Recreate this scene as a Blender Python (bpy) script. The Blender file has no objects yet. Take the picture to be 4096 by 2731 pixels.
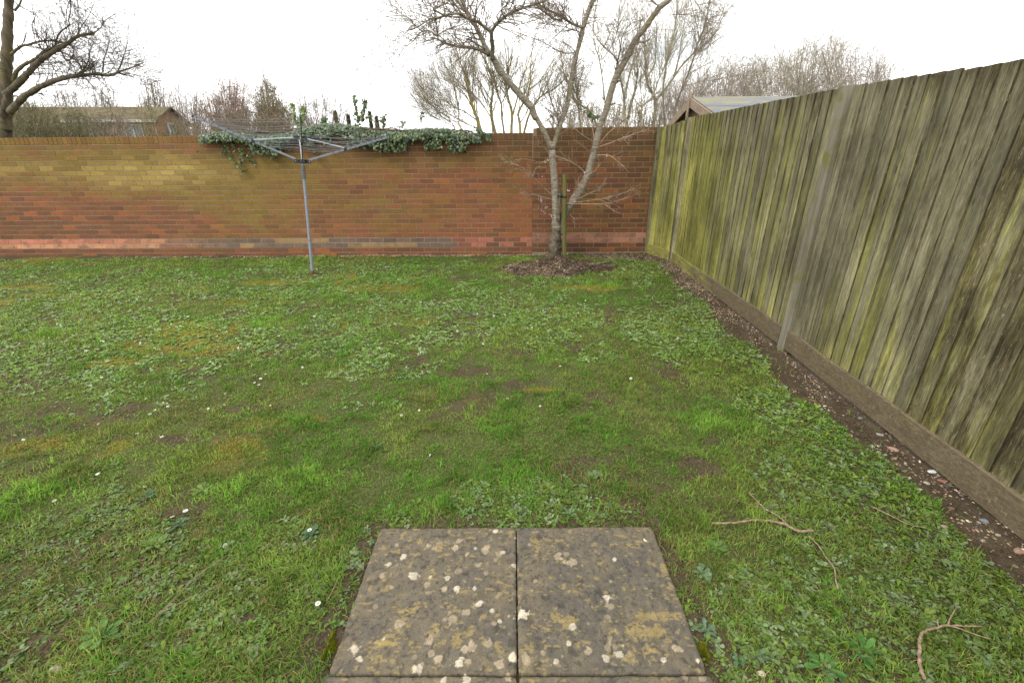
import bpy, math
import numpy as np
from mathutils import Matrix, Vector

# ------------------------------------------------------------------ camera, world, sun, exposure
scene = bpy.context.scene
COL = scene.collection
F, PITCH, ROLL, YAW, H = 1754.5962, math.radians(22.7114), math.radians(-0.52), math.radians(-0.338), 1.5043
fwd = np.array([math.sin(YAW)*math.cos(PITCH), math.cos(YAW)*math.cos(PITCH), -math.sin(PITCH)])
rt0 = np.array([math.cos(YAW), -math.sin(YAW), 0.0]); up0 = np.cross(rt0, fwd)
RT = rt0*math.cos(ROLL)+up0*math.sin(ROLL); UP = -rt0*math.sin(ROLL)+up0*math.cos(ROLL)
cd = bpy.data.cameras.new('camera'); cam = bpy.data.objects.new('camera', cd); COL.objects.link(cam)
cd.sensor_width = 36; cd.lens = F/4096*36; cd.clip_start = 0.05; cd.clip_end = 5000
cam.matrix_world = Matrix(((RT[0], UP[0], -fwd[0], 0), (RT[1], UP[1], -fwd[1], 0), (RT[2], UP[2], -fwd[2], H), (0, 0, 0, 1)))
scene.camera = cam
CAM = np.array([0, 0, H])

SUN_EL, SUN_AZ = math.radians(48), math.radians(215)     # azimuth from +y, clockwise: behind and to the left
world = bpy.data.worlds.new('World'); scene.world = world; world.use_nodes = True
wn = world.node_tree; wn.nodes.clear()
def WN(t): return wn.nodes.new(t)
wo = WN('ShaderNodeOutputWorld'); wb = WN('ShaderNodeBackground'); sk = WN('ShaderNodeTexSky')
sk.sky_type = 'NISHITA'; sk.sun_disc = False; sk.sun_elevation = SUN_EL; sk.sun_rotation = SUN_AZ
tc = WN('ShaderNodeTexCoord'); mp = WN('ShaderNodeMapping'); nz = WN('ShaderNodeTexNoise'); cr = WN('ShaderNodeValToRGB'); mx = WN('ShaderNodeMixRGB')
mp.inputs['Scale'].default_value = (1, 1, 2.2); nz.inputs['Scale'].default_value = 3.4; nz.inputs['Detail'].default_value = 6; nz.inputs['Roughness'].default_value = .55
cr.color_ramp.elements[0].position = .36; cr.color_ramp.elements[1].position = .47
cr.color_ramp.elements[0].color = (.45, .45, .45, 1); cr.color_ramp.elements[1].color = (1, 1, 1, 1)
mx.inputs['Color2'].default_value = (15.9, 15.9, 15.8, 1)
wn.links.new(tc.outputs['Generated'], mp.inputs['Vector']); wn.links.new(mp.outputs[0], nz.inputs['Vector'])
wn.links.new(nz.outputs['Fac'], cr.inputs['Fac']); wn.links.new(cr.outputs['Color'], mx.inputs['Fac'])
wn.links.new(sk.outputs[0], mx.inputs['Color1']); wn.links.new(mx.outputs[0], wb.inputs['Color'])
wb.inputs['Strength'].default_value = .1; wn.links.new(wb.outputs[0], wo.inputs[0])
sl = bpy.data.lights.new('sun', 'SUN'); so = bpy.data.objects.new('sun', sl); COL.objects.link(so)
sl.energy = 1.2; sl.angle = math.radians(14); sl.color = (1, .96, .9)
sd = Vector((math.sin(SUN_AZ)*math.cos(SUN_EL), math.cos(SUN_AZ)*math.cos(SUN_EL), math.sin(SUN_EL)))
so.rotation_euler = sd.to_track_quat('Z', 'Y').to_euler()
scene.view_settings.view_transform = 'Standard'; scene.view_settings.look = 'None'
scene.view_settings.exposure = 0.6; scene.view_settings.gamma = 1
scene.render.resolution_x = 1024; scene.render.resolution_y = 682

# ------------------------------------------------------------------ helpers
rng = np.random.default_rng(7)
def ss(a, b, v): t = np.clip((np.asarray(v, float)-a)/(b-a), 0, 1); return t*t*(3-2*t)
def hsh(ix, iy, s):
    n = (ix.astype(np.int64)*374761393+iy.astype(np.int64)*668265263+int(s)*1442695041) & 0xffffffff
    n = ((n ^ (n >> 13))*1274126177) & 0xffffffff
    n = ((n ^ (n >> 16))*2246822519) & 0xffffffff
    return ((n ^ (n >> 13)) & 0xffffff)/float(0xffffff)
def vn(x, y, s=0):
    x = np.asarray(x, float); y = np.asarray(y, float)
    ix = np.floor(x); iy = np.floor(y); fx = x-ix; fy = y-iy; fx = fx*fx*(3-2*fx); fy = fy*fy*(3-2*fy)
    a = hsh(ix, iy, s); b = hsh(ix+1, iy, s); c = hsh(ix, iy+1, s); d = hsh(ix+1, iy+1, s)
    return (a*(1-fx)+b*fx)*(1-fy)+(c*(1-fx)+d*fx)*fy
def fbm(x, y, s=0, o=4):
    r = 0; a = .5; t = 0
    for i in range(o):
        r = r+a*vn(np.asarray(x)*2**i+i*17.3, np.asarray(y)*2**i-i*9.1, s+i); t += a; a *= .55
    return r/t

def ray(px, py): return fwd+RT*((px-2048)/F)-UP*((py-1365.5)/F)
def at(px, py, Y): d = ray(px, py); return CAM+d*(Y/d[1])
def conv(x0, y0, s, pts): return [(x0+a/s, y0+b/s) for a, b in pts]

# ground height, shared by the ground sheet and everything standing on it
MC = np.array([.60, 6.18]); MR = (.86, .50)
def gz(x, y, fine=True):
    x = np.asarray(x, float); y = np.asarray(y, float)
    z = -.018+.062*ss(3., 6.6, y)+.02*ss(0, 2.2, x)*ss(4, 6.8, y)
    inside = (1-ss(7.6, 9, y))
    z = z*inside-.02*(1-inside)
    z = z-.02*ss(1.8, 2.15, x)*(1-ss(2.5, 4.5, y))
    if fine:
        z = z+(fbm(x*2.2, y*2.2, 3, 4)-.5)*.028*inside
        r = np.sqrt(((x-MC[0])/MR[0])**2+((y-MC[1])/MR[1])**2)+.12*(fbm(x*3, y*3, 8)-.5)
        z = z+.115*(1-ss(.2, 1.0, r))*(.75+.6*(fbm(x*7, y*7, 9, 3)-.3))
        r2 = np.sqrt(((x-.66)/.35)**2+((y-6.62)/.3)**2); z = z+.05*(1-ss(.2, 1, r2))
        # lawn stays below the paving
        inslab = (np.abs(x-.0027) < .64)*(y < 1.51)*(y > .1); z = np.where(inslab, np.minimum(z, -.022), z)
    return z
def G(px, py):
    d = ray(px, py); z = 0
    for _ in range(6):
        q = CAM+d*((z-H)/d[2]); z = float(gz(q[0], q[1]))
    return np.array([q[0], q[1], z])

def link(name, me, mat=None, parent=None, smooth=False):
    o = bpy.data.objects.new(name, me); COL.objects.link(o)
    if mat is not None:
        for m in (mat if isinstance(mat, (list, tuple)) else [mat]): me.materials.append(m)
    if parent is not None: o.parent = parent
    me.polygons.foreach_set('use_smooth', [bool(smooth)]*len(me.polygons))
    return o
def empty(name, loc=(0, 0, 0), rz=0):
    o = bpy.data.objects.new(name, None); COL.objects.link(o); o.location = loc; o.rotation_euler = (0, 0, rz); o.empty_display_size = .1; return o
def tag(o, label=None, cat=None, group=None, kind=None):
    if label: o['label'] = label
    if cat: o['category'] = cat
    if group: o['group'] = group
    if kind: o['kind'] = kind
    return o
class Acc:
    """collects vertices, quads / tris and per vertex colours, links them as one mesh"""
    def __init__(s): s.v = []; s.c = []; s.q = []; s.t = []; s.n = 0; s.ng = []
    def add(s, V, Q=None, T=None, C=None):
        V = np.asarray(V, float).reshape(-1, 3)
        if C is None: C = np.ones((len(V), 3))*.5
        C = np.asarray(C, float)
        if C.ndim == 1: C = np.tile(C, (len(V), 1))
        s.v.append(V); s.c.append(C)
        if Q is not None and len(Q): s.q.append(np.asarray(Q, np.int64)+s.n)
        if T is not None and len(T): s.t.append(np.asarray(T, np.int64)+s.n)
        s.n += len(V)
    def build(s, name, mat, parent=None, smooth=False, origin=None):
        V = np.concatenate(s.v); C = np.concatenate(s.c)
        if origin is not None: V = V-np.asarray(origin, float)
        Q = np.concatenate(s.q) if s.q else np.zeros((0, 4), np.int64); T = np.concatenate(s.t) if s.t else np.zeros((0, 3), np.int64)
        me = bpy.data.meshes.new(name)
        me.vertices.add(len(V)); me.vertices.foreach_set('co', V.astype(np.float32).ravel())
        li = np.concatenate([Q.ravel(), T.ravel()]).astype(np.int32)
        me.loops.add(len(li)); me.loops.foreach_set('vertex_index', li)
        nf = len(Q)+len(T); me.polygons.add(nf)
        st = np.concatenate([np.arange(len(Q))*4, len(Q)*4+np.arange(len(T))*3]).astype(np.int32)
        me.polygons.foreach_set('loop_start', st)
        try: me.polygons.foreach_set('loop_total', np.concatenate([np.full(len(Q), 4), np.full(len(T), 3)]).astype(np.int32))
        except Exception: pass
        me.update(calc_edges=True); me.validate()
        at_ = me.attributes.new('Col', 'FLOAT_COLOR', 'POINT')
        at_.data.foreach_set('color', np.concatenate([C, np.ones((len(C), 1))], 1).astype(np.float32).ravel())
        o = link(name, me, mat, parent, smooth)
        if origin is not None and parent is None: o.location = origin
        return o

def box(acc, c, d, M=None, col=None):
    x, y, z = np.asarray(d)/2.
    V = np.array([[i*x, j*y, k*z] for i in (-1, 1) for j in (-1, 1) for k in (-1, 1)], float)
    if M is not None: V = V@np.asarray(M, float).T
    Q = [(0, 1, 3, 2), (4, 6, 7, 5), (0, 4, 5, 1), (2, 3, 7, 6), (0, 2, 6, 4), (1, 5, 7, 3)]
    acc.add(V+np.asarray(c, float), Q, None, col)
def bar(acc, a, b, w, h=None, col=None, upv=(0, 0, 1)):
    a = np.asarray(a, float); b = np.asarray(b, float); d = b-a; L = np.linalg.norm(d); d /= L
    s = np.cross(d, upv); s /= np.linalg.norm(s); u = np.cross(s, d)
    box(acc, (a+b)/2, (w, L, h or w), np.stack([s, d, u], 1), col)
def tubes(acc, P, R, k=4, col=None, cap=False):
    """P (M,n,3) centre lines, R (M,n) radii"""
    P = np.asarray(P, float); R = np.asarray(R, float)
    if P.ndim == 2: P = P[None]; R = R[None]
    M, n, _ = P.shape
    T = np.gradient(P, axis=1); T /= np.linalg.norm(T, axis=2, keepdims=True)+1e-12
    ref = np.where(np.abs(T[:, :1, 2:3]) > .8, np.array([1., 0, 0]), np.array([0, 0, 1.]))
    ref = np.repeat(ref, n, 1)
    U = np.cross(T, ref); U /= np.linalg.norm(U, axis=2, keepdims=True)+1e-12
    for i in range(1, n):
        u = U[:, i-1]-T[:, i]*(U[:, i-1]*T[:, i]).sum(1, keepdims=True); U[:, i] = u/(np.linalg.norm(u, axis=1, keepdims=True)+1e-12)
    W = np.cross(T, U)
    a = np.arange(k)*2*np.pi/k
    V = P[:, :, None]+R[:, :, None, None]*(U[:, :, None]*np.cos(a)[None, None, :, None]+W[:, :, None]*np.sin(a)[None, None, :, None])
    idx = np.arange(M*n*k).reshape(M, n, k)
    A = idx[:, :-1]; B = idx[:, 1:]
    Q = np.stack([A, np.roll(A, -1, 2), np.roll(B, -1, 2), B], -1).reshape(-1, 4)
    if col is None: C = None
    else:
        col = np.asarray(col, float)
        C = np.tile(col, (M*n*k, 1)) if col.ndim == 1 else np.repeat(col, n*k, 0)
    V = V.reshape(-1, 3)
    Tn = None
    if cap:
        cs = np.concatenate([P[:, 0], P[:, -1]]); base = len(V); V = np.concatenate([V, cs])
        if C is not None: C = np.concatenate([C, C[:2*M]])
        t = []
        for m in range(M):
            for j in range(k):
                t.append((base+m, idx[m, 0, (j+1) % k], idx[m, 0, j])); t.append((base+M+m, idx[m, -1, j], idx[m, -1, (j+1) % k]))
        Tn = t
    acc.add(V, Q, Tn, C)
def smoothline(pts, rad, n=6, wob=0, rg=None):
    pts = np.asarray(pts, float); rad = np.asarray(rad, float)
    out = []; ro = []
    Pp = np.concatenate([[2*pts[0]-pts[1]], pts, [2*pts[-1]-pts[-2]]])
    for i in range(len(pts)-1):
        a, b, c, d = Pp[i:i+4]
        for j in range(n):
            t = j/n
            out.append(.5*((2*b)+(-a+c)*t+(2*a-5*b+4*c-d)*t*t+(-a+3*b-3*c+d)*t**3)); ro.append(rad[i]*(1-t)+rad[i+1]*t)
    out.append(pts[-1]); ro.append(rad[-1]); out = np.array(out); ro = np.array(ro)
    if wob: out[1:-1] += (rg or rng).normal(0, 1, (len(out)-2, 3))*wob*ro[1:-1, None]; ro = ro*(1+(rg or rng).normal(0, .06, len(ro)))
    return out, ro
def kids(rg, P, R, m, t0=.2, t1=1., L=(.3, .6), ang=(30, 60), up=.2, curl=.15, n=5, rr=.6, rmax=.02, tip=.25, droop=0., taper=True):
    """m children spread over the parent lines, all at once"""
    M, N, _ = P.shape
    seg = np.linalg.norm(np.diff(P, axis=1), axis=2).sum(1); pr = seg/seg.sum()
    i = rg.choice(M, m, p=pr); t = rg.uniform(t0, t1, m); f = t*(N-1); k = np.minimum(f.astype(int), N-2); fr = (f-k)[:, None]
    S = P[i, k]*(1-fr)+P[i, k+1]*fr; D = P[i, k+1]-P[i, k]; D /= np.linalg.norm(D, axis=1, keepdims=True)+1e-12
    r0 = np.minimum((R[i, k]*(1-fr[:, 0])+R[i, k+1]*fr[:, 0])*rr, rmax)
    q = rg.normal(0, 1, (m, 3)); q -= D*(q*D).sum(1, keepdims=True); q /= np.linalg.norm(q, axis=1, keepdims=True)
    a = np.radians(rg.uniform(*ang, m))[:, None]; d = D*np.cos(a)+q*np.sin(a); d[:, 2] += up; d /= np.linalg.norm(d, axis=1, keepdims=True)
    Ln = rg.uniform(*L, m)
    if taper: Ln = Ln*(1.15-.75*t)
    out = np.zeros((m, n, 3)); out[:, 0] = S
    for s in range(1, n):
        d = d+rg.normal(0, curl, (m, 3)); d[:, 2] += up*.15-droop*s/n; d /= np.linalg.norm(d, axis=1, keepdims=True)
        out[:, s] = out[:, s-1]+d*(Ln/(n-1))[:, None]
    Rr = r0[:, None]*np.linspace(1, tip, n)[None]
    return out, Rr
def as1(p, r, n=9):
    """resample one line to n points -> (1,n,3)"""
    p = np.asarray(p); f = np.linspace(0, len(p)-1, n); k = np.minimum(f.astype(int), len(p)-2); t = (f-k)[:, None]
    return (p[k]*(1-t)+p[k+1]*t)[None], (np.asarray(r)[k]*(1-t[:, 0])+np.asarray(r)[k+1]*t[:, 0])[None]

# ------------------------------------------------------------------ materials
def newmat(name):
    m = bpy.data.materials.new(name); m.use_nodes = True; nt = m.node_tree; nt.nodes.clear()
    o = nt.nodes.new('ShaderNodeOutputMaterial'); b = nt.nodes.new('ShaderNodeBsdfPrincipled'); nt.links.new(b.outputs[0], o.inputs[0])
    return m, nt, b, o
def nd(nt, t, **k):
    n = nt.nodes.new(t)
    for a, v in k.items():
        if a in n.inputs: n.inputs[a].default_value = v
        else: setattr(n, a, v)
    return n
def noise(nt, scale, detail=4, rough=.55, vec=None, sc=None, coord='Object'):
    t = nd(nt, 'ShaderNodeTexNoise', Scale=scale, Detail=detail, Roughness=rough)
    c = nt.nodes.new('ShaderNodeTexCoord')
    src = c.outputs[coord]
    if sc is not None:
        m = nt.nodes.new('ShaderNodeMapping'); m.inputs['Scale'].default_value = sc; nt.links.new(src, m.inputs[0]); src = m.outputs[0]
    nt.links.new(src, t.inputs['Vector']); return t.outputs['Fac']
def ramp(nt, fac, p0, p1, c0=(0, 0, 0), c1=(1, 1, 1)):
    r = nt.nodes.new('ShaderNodeValToRGB'); e = r.color_ramp.elements; e[0].position = p0; e[1].position = p1
    e[0].color = (*c0, 1); e[1].color = (*c1, 1); nt.links.new(fac, r.inputs[0]); return r.outputs[0]
def mix(nt, fac, a, b, mode='MIX'):
    m = nt.nodes.new('ShaderNodeMixRGB'); m.blend_type = mode
    for s, v in (('Fac', fac), ('Color1', a), ('Color2', b)):
        if isinstance(v, (int, float)): m.inputs[s].default_value = v
        elif isinstance(v, tuple): m.inputs[s].default_value = (*v, 1)
        else: nt.links.new(v, m.inputs[s])
    return m.outputs[0]
def attr(nt, name='Col'):
    a = nt.nodes.new('ShaderNodeAttribute'); a.attribute_name = name; return a.outputs['Color']
def bump(nt, b, h, strength=.4, dist=.01):
    n = nd(nt, 'ShaderNodeBump', Strength=strength, Distance=dist); nt.links.new(h, n.inputs['Height']); nt.links.new(n.outputs[0], b.inputs['Normal'])
def mat_attr(name, rough=.7, spec=.3, vary=.35, nscale=40, bmp=0, bd=.003, trans=0, sc=None):
    """vertex colour times fine procedural noise"""
    m, nt, b, o = newmat(name)
    f = noise(nt, nscale, 4, .6, sc=sc)
    c = mix(nt, 1.0, attr(nt), ramp(nt, f, .3, .7, (1-vary,)*3, (1+vary,)*3), 'MULTIPLY')
    nt.links.new(c, b.inputs['Base Color']); b.inputs['Roughness'].default_value = rough; b.inputs['Specular IOR Level'].default_value = spec
    if bmp: bump(nt, b, f, bmp, bd)
    if trans:
        tr = nt.nodes.new('ShaderNodeBsdfTranslucent'); nt.links.new(c, tr.inputs['Color']); ms = nt.nodes.new('ShaderNodeMixShader'); ms.inputs[0].default_value = trans
        nt.links.new(b.outputs[0], ms.inputs[1]); nt.links.new(tr.outputs[0], ms.inputs[2]); nt.links.new(ms.outputs[0], o.inputs[0])
    return m
def mat_plain(name, c, rough=.5, spec=.4, metal=0, vary=.15, nscale=30, bmp=0):
    m, nt, b, o = newmat(name)
    f = noise(nt, nscale, 4)
    nt.links.new(mix(nt, 1.0, tuple(c), ramp(nt, f, .3, .7, (1-vary,)*3, (1+vary,)*3), 'MULTIPLY'), b.inputs['Base Color'])
    b.inputs['Roughness'].default_value = rough; b.inputs['Specular IOR Level'].default_value = spec; b.inputs['Metallic'].default_value = metal
    if bmp: bump(nt, b, f, bmp, .003)
    return m
def mat_bark(name, c0, c1, lichen=None, lp=(.5, .62), scale=18, sc=(1, 1, .35), bmp=.6, bands=False):
    m, nt, b, o = newmat(name)
    f = noise(nt, scale, 6, .65, sc=sc); g = noise(nt, scale*.22, 4, .6)
    c = ramp(nt, f, .34, .66, c0, c1)
    if bands: c = mix(nt, ramp(nt, noise(nt, 26, 3, .6, sc=(.35, .35, 3.2)), .54, .66), c, (.34, .30, .24))
    if lichen: c = mix(nt, ramp(nt, g, *lp), c, lichen)
    nt.links.new(c, b.inputs['Base Color']); b.inputs['Roughness'].default_value = .85; b.inputs['Specular IOR Level'].default_value = .2
    if bmp: bump(nt, b, f, bmp, .012)
    return m

# ground material: Col.r = bare soil, Col.g = moss, Col.b = far field
m, nt, b, o = newmat('lawn_soil'); M_GROUND = m
sep = nt.nodes.new('ShaderNodeSeparateColor'); nt.links.new(attr(nt), sep.inputs[0])
n1 = noise(nt, 9, 8, .65); n2 = noise(nt, 90, 5, .7); n3 = noise(nt, 2.3, 5, .6)
thatch = mix(nt, ramp(nt, n2, .38, .62), (.036, .040, .013), (.105, .112, .036))
soil = mix(nt, ramp(nt, n2, .34, .66), (.026, .018, .010), (.105, .074, .044))
soil = mix(nt, ramp(nt, n1, .45, .7), soil, (.098, .075, .047))
moss = mix(nt, ramp(nt, n2, .35, .65), (.12, .098, .018), (.25, .205, .034))
c = mix(nt, sep.outputs[0], thatch, soil); c = mix(nt, sep.outputs[1], c, moss)
c = mix(nt, sep.outputs[2], c, mix(nt, n3, (.06, .075, .025), (.11, .10, .05)))
nt.links.new(c, b.inputs['Base Color']); b.inputs['Roughness'].default_value = .95; b.inputs['Specular IOR Level'].default_value = .15
hh = mix(nt, .6, n2, n1); bump(nt, b, hh, .9, .03)

M_GRASS = mat_attr('grass_blades', .75, .08, .3, 60, trans=.38)
M_LEAF = mat_attr('weed_leaves', .65, .16, .3, 90, trans=.25)
M_IVY = mat_attr('ivy_leaves', .42, .38, .3, 60, trans=.08)
M_STONE = mat_attr('pebbles', .75, .3, .3, 120, .4)
M_SOILC = mat_attr('soil_crumbs', .95, .1, .4, 150, .6)
M_CHIP = mat_attr('wood_chips', .85, .2, .35, 120, .4)
M_WHITE = mat_attr('petals', .6, .3, .05, 60, trans=.2)

# bricks: Col = brick colour; fine noise, dark drag marks, salts
m, nt, b, o = newmat('weathered_brick'); M_BRICK = m
f1 = noise(nt, 60, 6, .7); f2 = noise(nt, 14, 5, .65); f3 = noise(nt, 45, 3, .6, sc=(1, 1, 5)); f4 = noise(nt, 5, 5, .6)
c = mix(nt, 1.0, attr(nt), ramp(nt, f1, .3, .7, (.72,)*3, (1.28,)*3), 'MULTIPLY')
c = mix(nt, ramp(nt, f3, .62, .72), c, (.045, .028, .018))
c = mix(nt, mix(nt, 1., ramp(nt, f2, .5, .72), (.35, .35, .35), 'MULTIPLY'), c, (.125, .085, .032))
c = mix(nt, mix(nt, 1., ramp(nt, f4, .56, .75), (.35, .35, .35), 'MULTIPLY'), c, (.085, .065, .03))
nt.links.new(c, b.inputs['Base Color']); b.inputs['Roughness'].default_value = .9; b.inputs['Specular IOR Level'].default_value = .2
bump(nt, b, mix(nt, .4, f1, f3), .4, .003)
m, nt, b, o = newmat('plinth_brick'); M_PLINTH = m
f1 = noise(nt, 60, 6, .7); f2 = noise(nt, 7, 6, .7); sp = noise(nt, 38, 5, .8); g = noise(nt, 3, 3, .5)
c = mix(nt, 1.0, attr(nt), ramp(nt, f1, .3, .7, (.75,)*3, (1.25,)*3), 'MULTIPLY')
c = mix(nt, mix(nt, 1., ramp(nt, f2, .5, .62), (.55, .55, .55), 'MULTIPLY'), c, (.055, .04, .03))
c = mix(nt, mix(nt, 1., ramp(nt, sp, .63, .68), ramp(nt, g, .48, .6), 'MULTIPLY'), c, (.42, .40, .35))
nt.links.new(c, b.inputs['Base Color']); b.inputs['Roughness'].default_value = .85; b.inputs['Specular IOR Level'].default_value = .25
bump(nt, b, f1, .5, .005)
m, nt, b, o = newmat('mortar'); M_MORTAR = m
f1 = noise(nt, 80, 5, .7); f2 = noise(nt, 1.3, 5, .6)
c = mix(nt, ramp(nt, f2, .42, .6), (.235, .19, .13), (.20, .172, .080)); c = mix(nt, 1., c, ramp(nt, f1, .3, .7, (.7,)*3, (1.3,)*3), 'MULTIPLY')
nt.links.new(c, b.inputs['Base Color']); b.inputs['Roughness'].default_value = .95; bump(nt, b, f1, .5, .004)

# weathered fence timber: Col.r = greenness, Col.g = darkness, Col.b = per board random
def fence_mat(name, board=True):
    m, nt, b, o = newmat(name)
    sep = nt.nodes.new('ShaderNodeSeparateColor'); nt.links.new(attr(nt), sep.inputs[0])
    gm = nt.nodes.new('ShaderNodeNewGeometry'); sx = nt.nodes.new('ShaderNodeSeparateXYZ'); nt.links.new(gm.outputs['Position'], sx.inputs[0])
    # add the board's random to the lookup so that streaks break from board to board
    tc = nt.nodes.new('ShaderNodeTexCoord'); cb = nt.nodes.new('ShaderNodeCombineXYZ')
    mm = nd(nt, 'ShaderNodeMath', operation='MULTIPLY'); mm.inputs[1].default_value = 37.; nt.links.new(sep.outputs[2], mm.inputs[0]); nt.links.new(mm.outputs[0], cb.inputs[2])
    ad = nd(nt, 'ShaderNodeVectorMath', operation='ADD'); nt.links.new(tc.outputs['Object'], ad.inputs[0]); nt.links.new(cb.outputs[0], ad.inputs[1])
    def st(scale, sc, det=5, ro=.6):
        mp_ = nt.nodes.new('ShaderNodeMapping'); mp_.inputs['Scale'].default_value = sc; nt.links.new(ad.outputs[0], mp_.inputs[0])
        t = nd(nt, 'ShaderNodeTexNoise', Scale=scale, Detail=det, Roughness=ro); nt.links.new(mp_.outputs[0], t.inputs['Vector']); return t.outputs['Fac']
    z = (1, 1, .045) if board else (1, .045, 1)
    s1 = st(30, (1, 1, .045) if board else (1, .25, 1), 7, .66); s2 = st(150, (1, 1, .10) if board else (1, .25, 1), 5, .7); s3 = st(13, (1, 1, .17) if board else (1, .5, 1), 6, .66); sp = st(70, (1, 1, .30), 5, .8); s5 = st(17, (1, 1, .10) if board else (1, .15, 1), 6, .66)
    grey = mix(nt, ramp(nt, s1, .27, .73), (.056, .048, .024), (.245, .226, .145)) if board else mix(nt, ramp(nt, s1, .3, .7), (.100, .076, .045), (.150, .118, .072))
    green = mix(nt, ramp(nt, s1, .26, .74), (.11, .106, .024), (.35, .335, .090))
    gf = nd(nt, 'ShaderNodeMath', operation='ADD'); nt.links.new(s5, gf.inputs[0]); nt.links.new(sep.outputs[0], gf.inputs[1])
    c = mix(nt, ramp(nt, gf.outputs[0], .60, .88), grey, green)
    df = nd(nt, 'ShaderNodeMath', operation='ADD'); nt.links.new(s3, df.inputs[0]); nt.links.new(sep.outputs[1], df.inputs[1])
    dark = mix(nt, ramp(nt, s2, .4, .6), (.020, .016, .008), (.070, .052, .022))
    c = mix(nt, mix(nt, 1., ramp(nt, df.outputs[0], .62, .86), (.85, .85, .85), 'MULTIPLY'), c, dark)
    c = mix(nt, 1., c, ramp(nt, s2, .36, .64, (.66,)*3, (1.34,)*3), 'MULTIPLY')
    c = mix(nt, mix(nt, 1., ramp(nt, sp, .60, .66), (.6, .6, .6), 'MULTIPLY'), c, (.33, .31, .20))
    nt.links.new(c, b.inputs['Base Color']); b.inputs['Roughness'].default_value = .88; b.inputs['Specular IOR Level'].default_value = .2
    if board:
        br = nd(nt, 'ShaderNodeMath', operation='MULTIPLY_ADD'); br.inputs[1].default_value = 7.31; br.inputs[2].default_value = 0; nt.links.new(sep.outputs[2], br.inputs[0])
        fr = nd(nt, 'ShaderNodeMath', operation='FRACT'); nt.links.new(br.outputs[0], fr.inputs[0])
        c = mix(nt, 1., c, ramp(nt, fr.outputs[0], 0, 1, (.72, .72, .70), (1.34, 1.33, 1.28)), 'MULTIPLY'); c = mix(nt, 1., c, ramp(nt, noise(nt, 3.2, 4, .6, sc=(1, 1, .6)), .36, .64, (.70,)*3, (1.28,)*3), 'MULTIPLY')
        # knots and the stained row below the upper nails
        mk_ = nt.nodes.new('ShaderNodeMapping'); mk_.inputs['Scale'].default_value = (9, 9, 2.6); nt.links.new(ad.outputs[0], mk_.inputs[0]); vo = nd(nt, 'ShaderNodeTexVoronoi', Scale=1.); nt.links.new(mk_.outputs[0], vo.inputs['Vector'])
        c = mix(nt, ramp(nt, vo.outputs['Distance'], .05, .085, (.85,)*3, (0, 0, 0)), c, (.035, .022, .012))
        zb = nd(nt, 'ShaderNodeMath', operation='SUBTRACT'); nt.links.new(sx.outputs[2], zb.inputs[0]); zb.inputs[1].default_value = 1.56; za = nd(nt, 'ShaderNodeMath', operation='ABSOLUTE'); nt.links.new(zb.outputs[0], za.inputs[0])
        band = ramp(nt, za.outputs[0], .02, .10, (.8,)*3, (0, 0, 0)); c = mix(nt, mix(nt, 1., band, ramp(nt, s1, .54, .62), 'MULTIPLY'), c, (.03, .025, .015))
        nt.links.new(c, b.inputs['Base Color'])
    bump(nt, b, mix(nt, .5, s1, s2), .45, .0011 if board else .0005)
    return m
M_FENCE = fence_mat('weathered_fence_boards'); M_GBOARD = fence_mat('gravel_board_timber', False)
M_POST = mat_bark('silvered_post', (.115, .102, .070), (.235, .215, .160), (.135, .130, .040), (.50, .64), 26, (1, 1, .07), .15)

M_AIR = mat_plain('grey_coated_metal', (.20, .22, .26), .6, .35, .1, .06)
M_AIRP = mat_plain('silver_pole', (.42, .45, .49), .55, .4, .2, .06)
M_BLACK = mat_plain('black_plastic', (.02, .021, .023), .5, .4)
M_LINE = mat_plain('grey_washing_line', (.17, .17, .18), .6, .3)
M_RUST = mat_plain('rusty_metal', (.16, .06, .03), .9, .2, .1, .4, 80)
M_CHERRY = mat_bark('cherry_bark', (.105, .085, .062), (.275, .24, .185), (.17, .15, .055), (.56, .70), 22, (1, 1, 2.2), .5, True)
M_CHBASE = mat_bark('rough_old_bark', (.035, .025, .017), (.19, .155, .11), (.12, .11, .04), (.55, .7), 30, (1, 1, .6), 1.)
M_CHTWIG = mat_bark('cherry_twigs', (.095, .072, .052), (.25, .195, .15), None, bmp=0)
M_SHOOT = mat_bark('young_shoots', (.17, .12, .08), (.38, .28, .20), None, bmp=0)
M_STAKE = mat_bark('tanalised_stake', (.075, .07, .025), (.16, .145, .06), (.10, .12, .02), (.5, .62), 30, (1, 1, .06), .3)
M_WILLOW = mat_bark('ridged_grey_bark', (.035, .03, .02), (.16, .13, .085), (.13, .115, .045), (.52, .66), 7, (1, 1, .3), 1.)
M_FAR = mat_attr('far_twigs', .9, .1, .25, 3)
M_LICHEN = mat_bark('yellow_lichen_bark', (.12, .105, .06), (.24, .215, .13), (.30, .23, .035), (.46, .56), 14, (1, 1, .6), 0)
M_TWIG = mat_bark('fallen_twig_bark', (.13, .085, .05), (.34, .25, .17), None, bmp=.3, scale=60)

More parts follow.
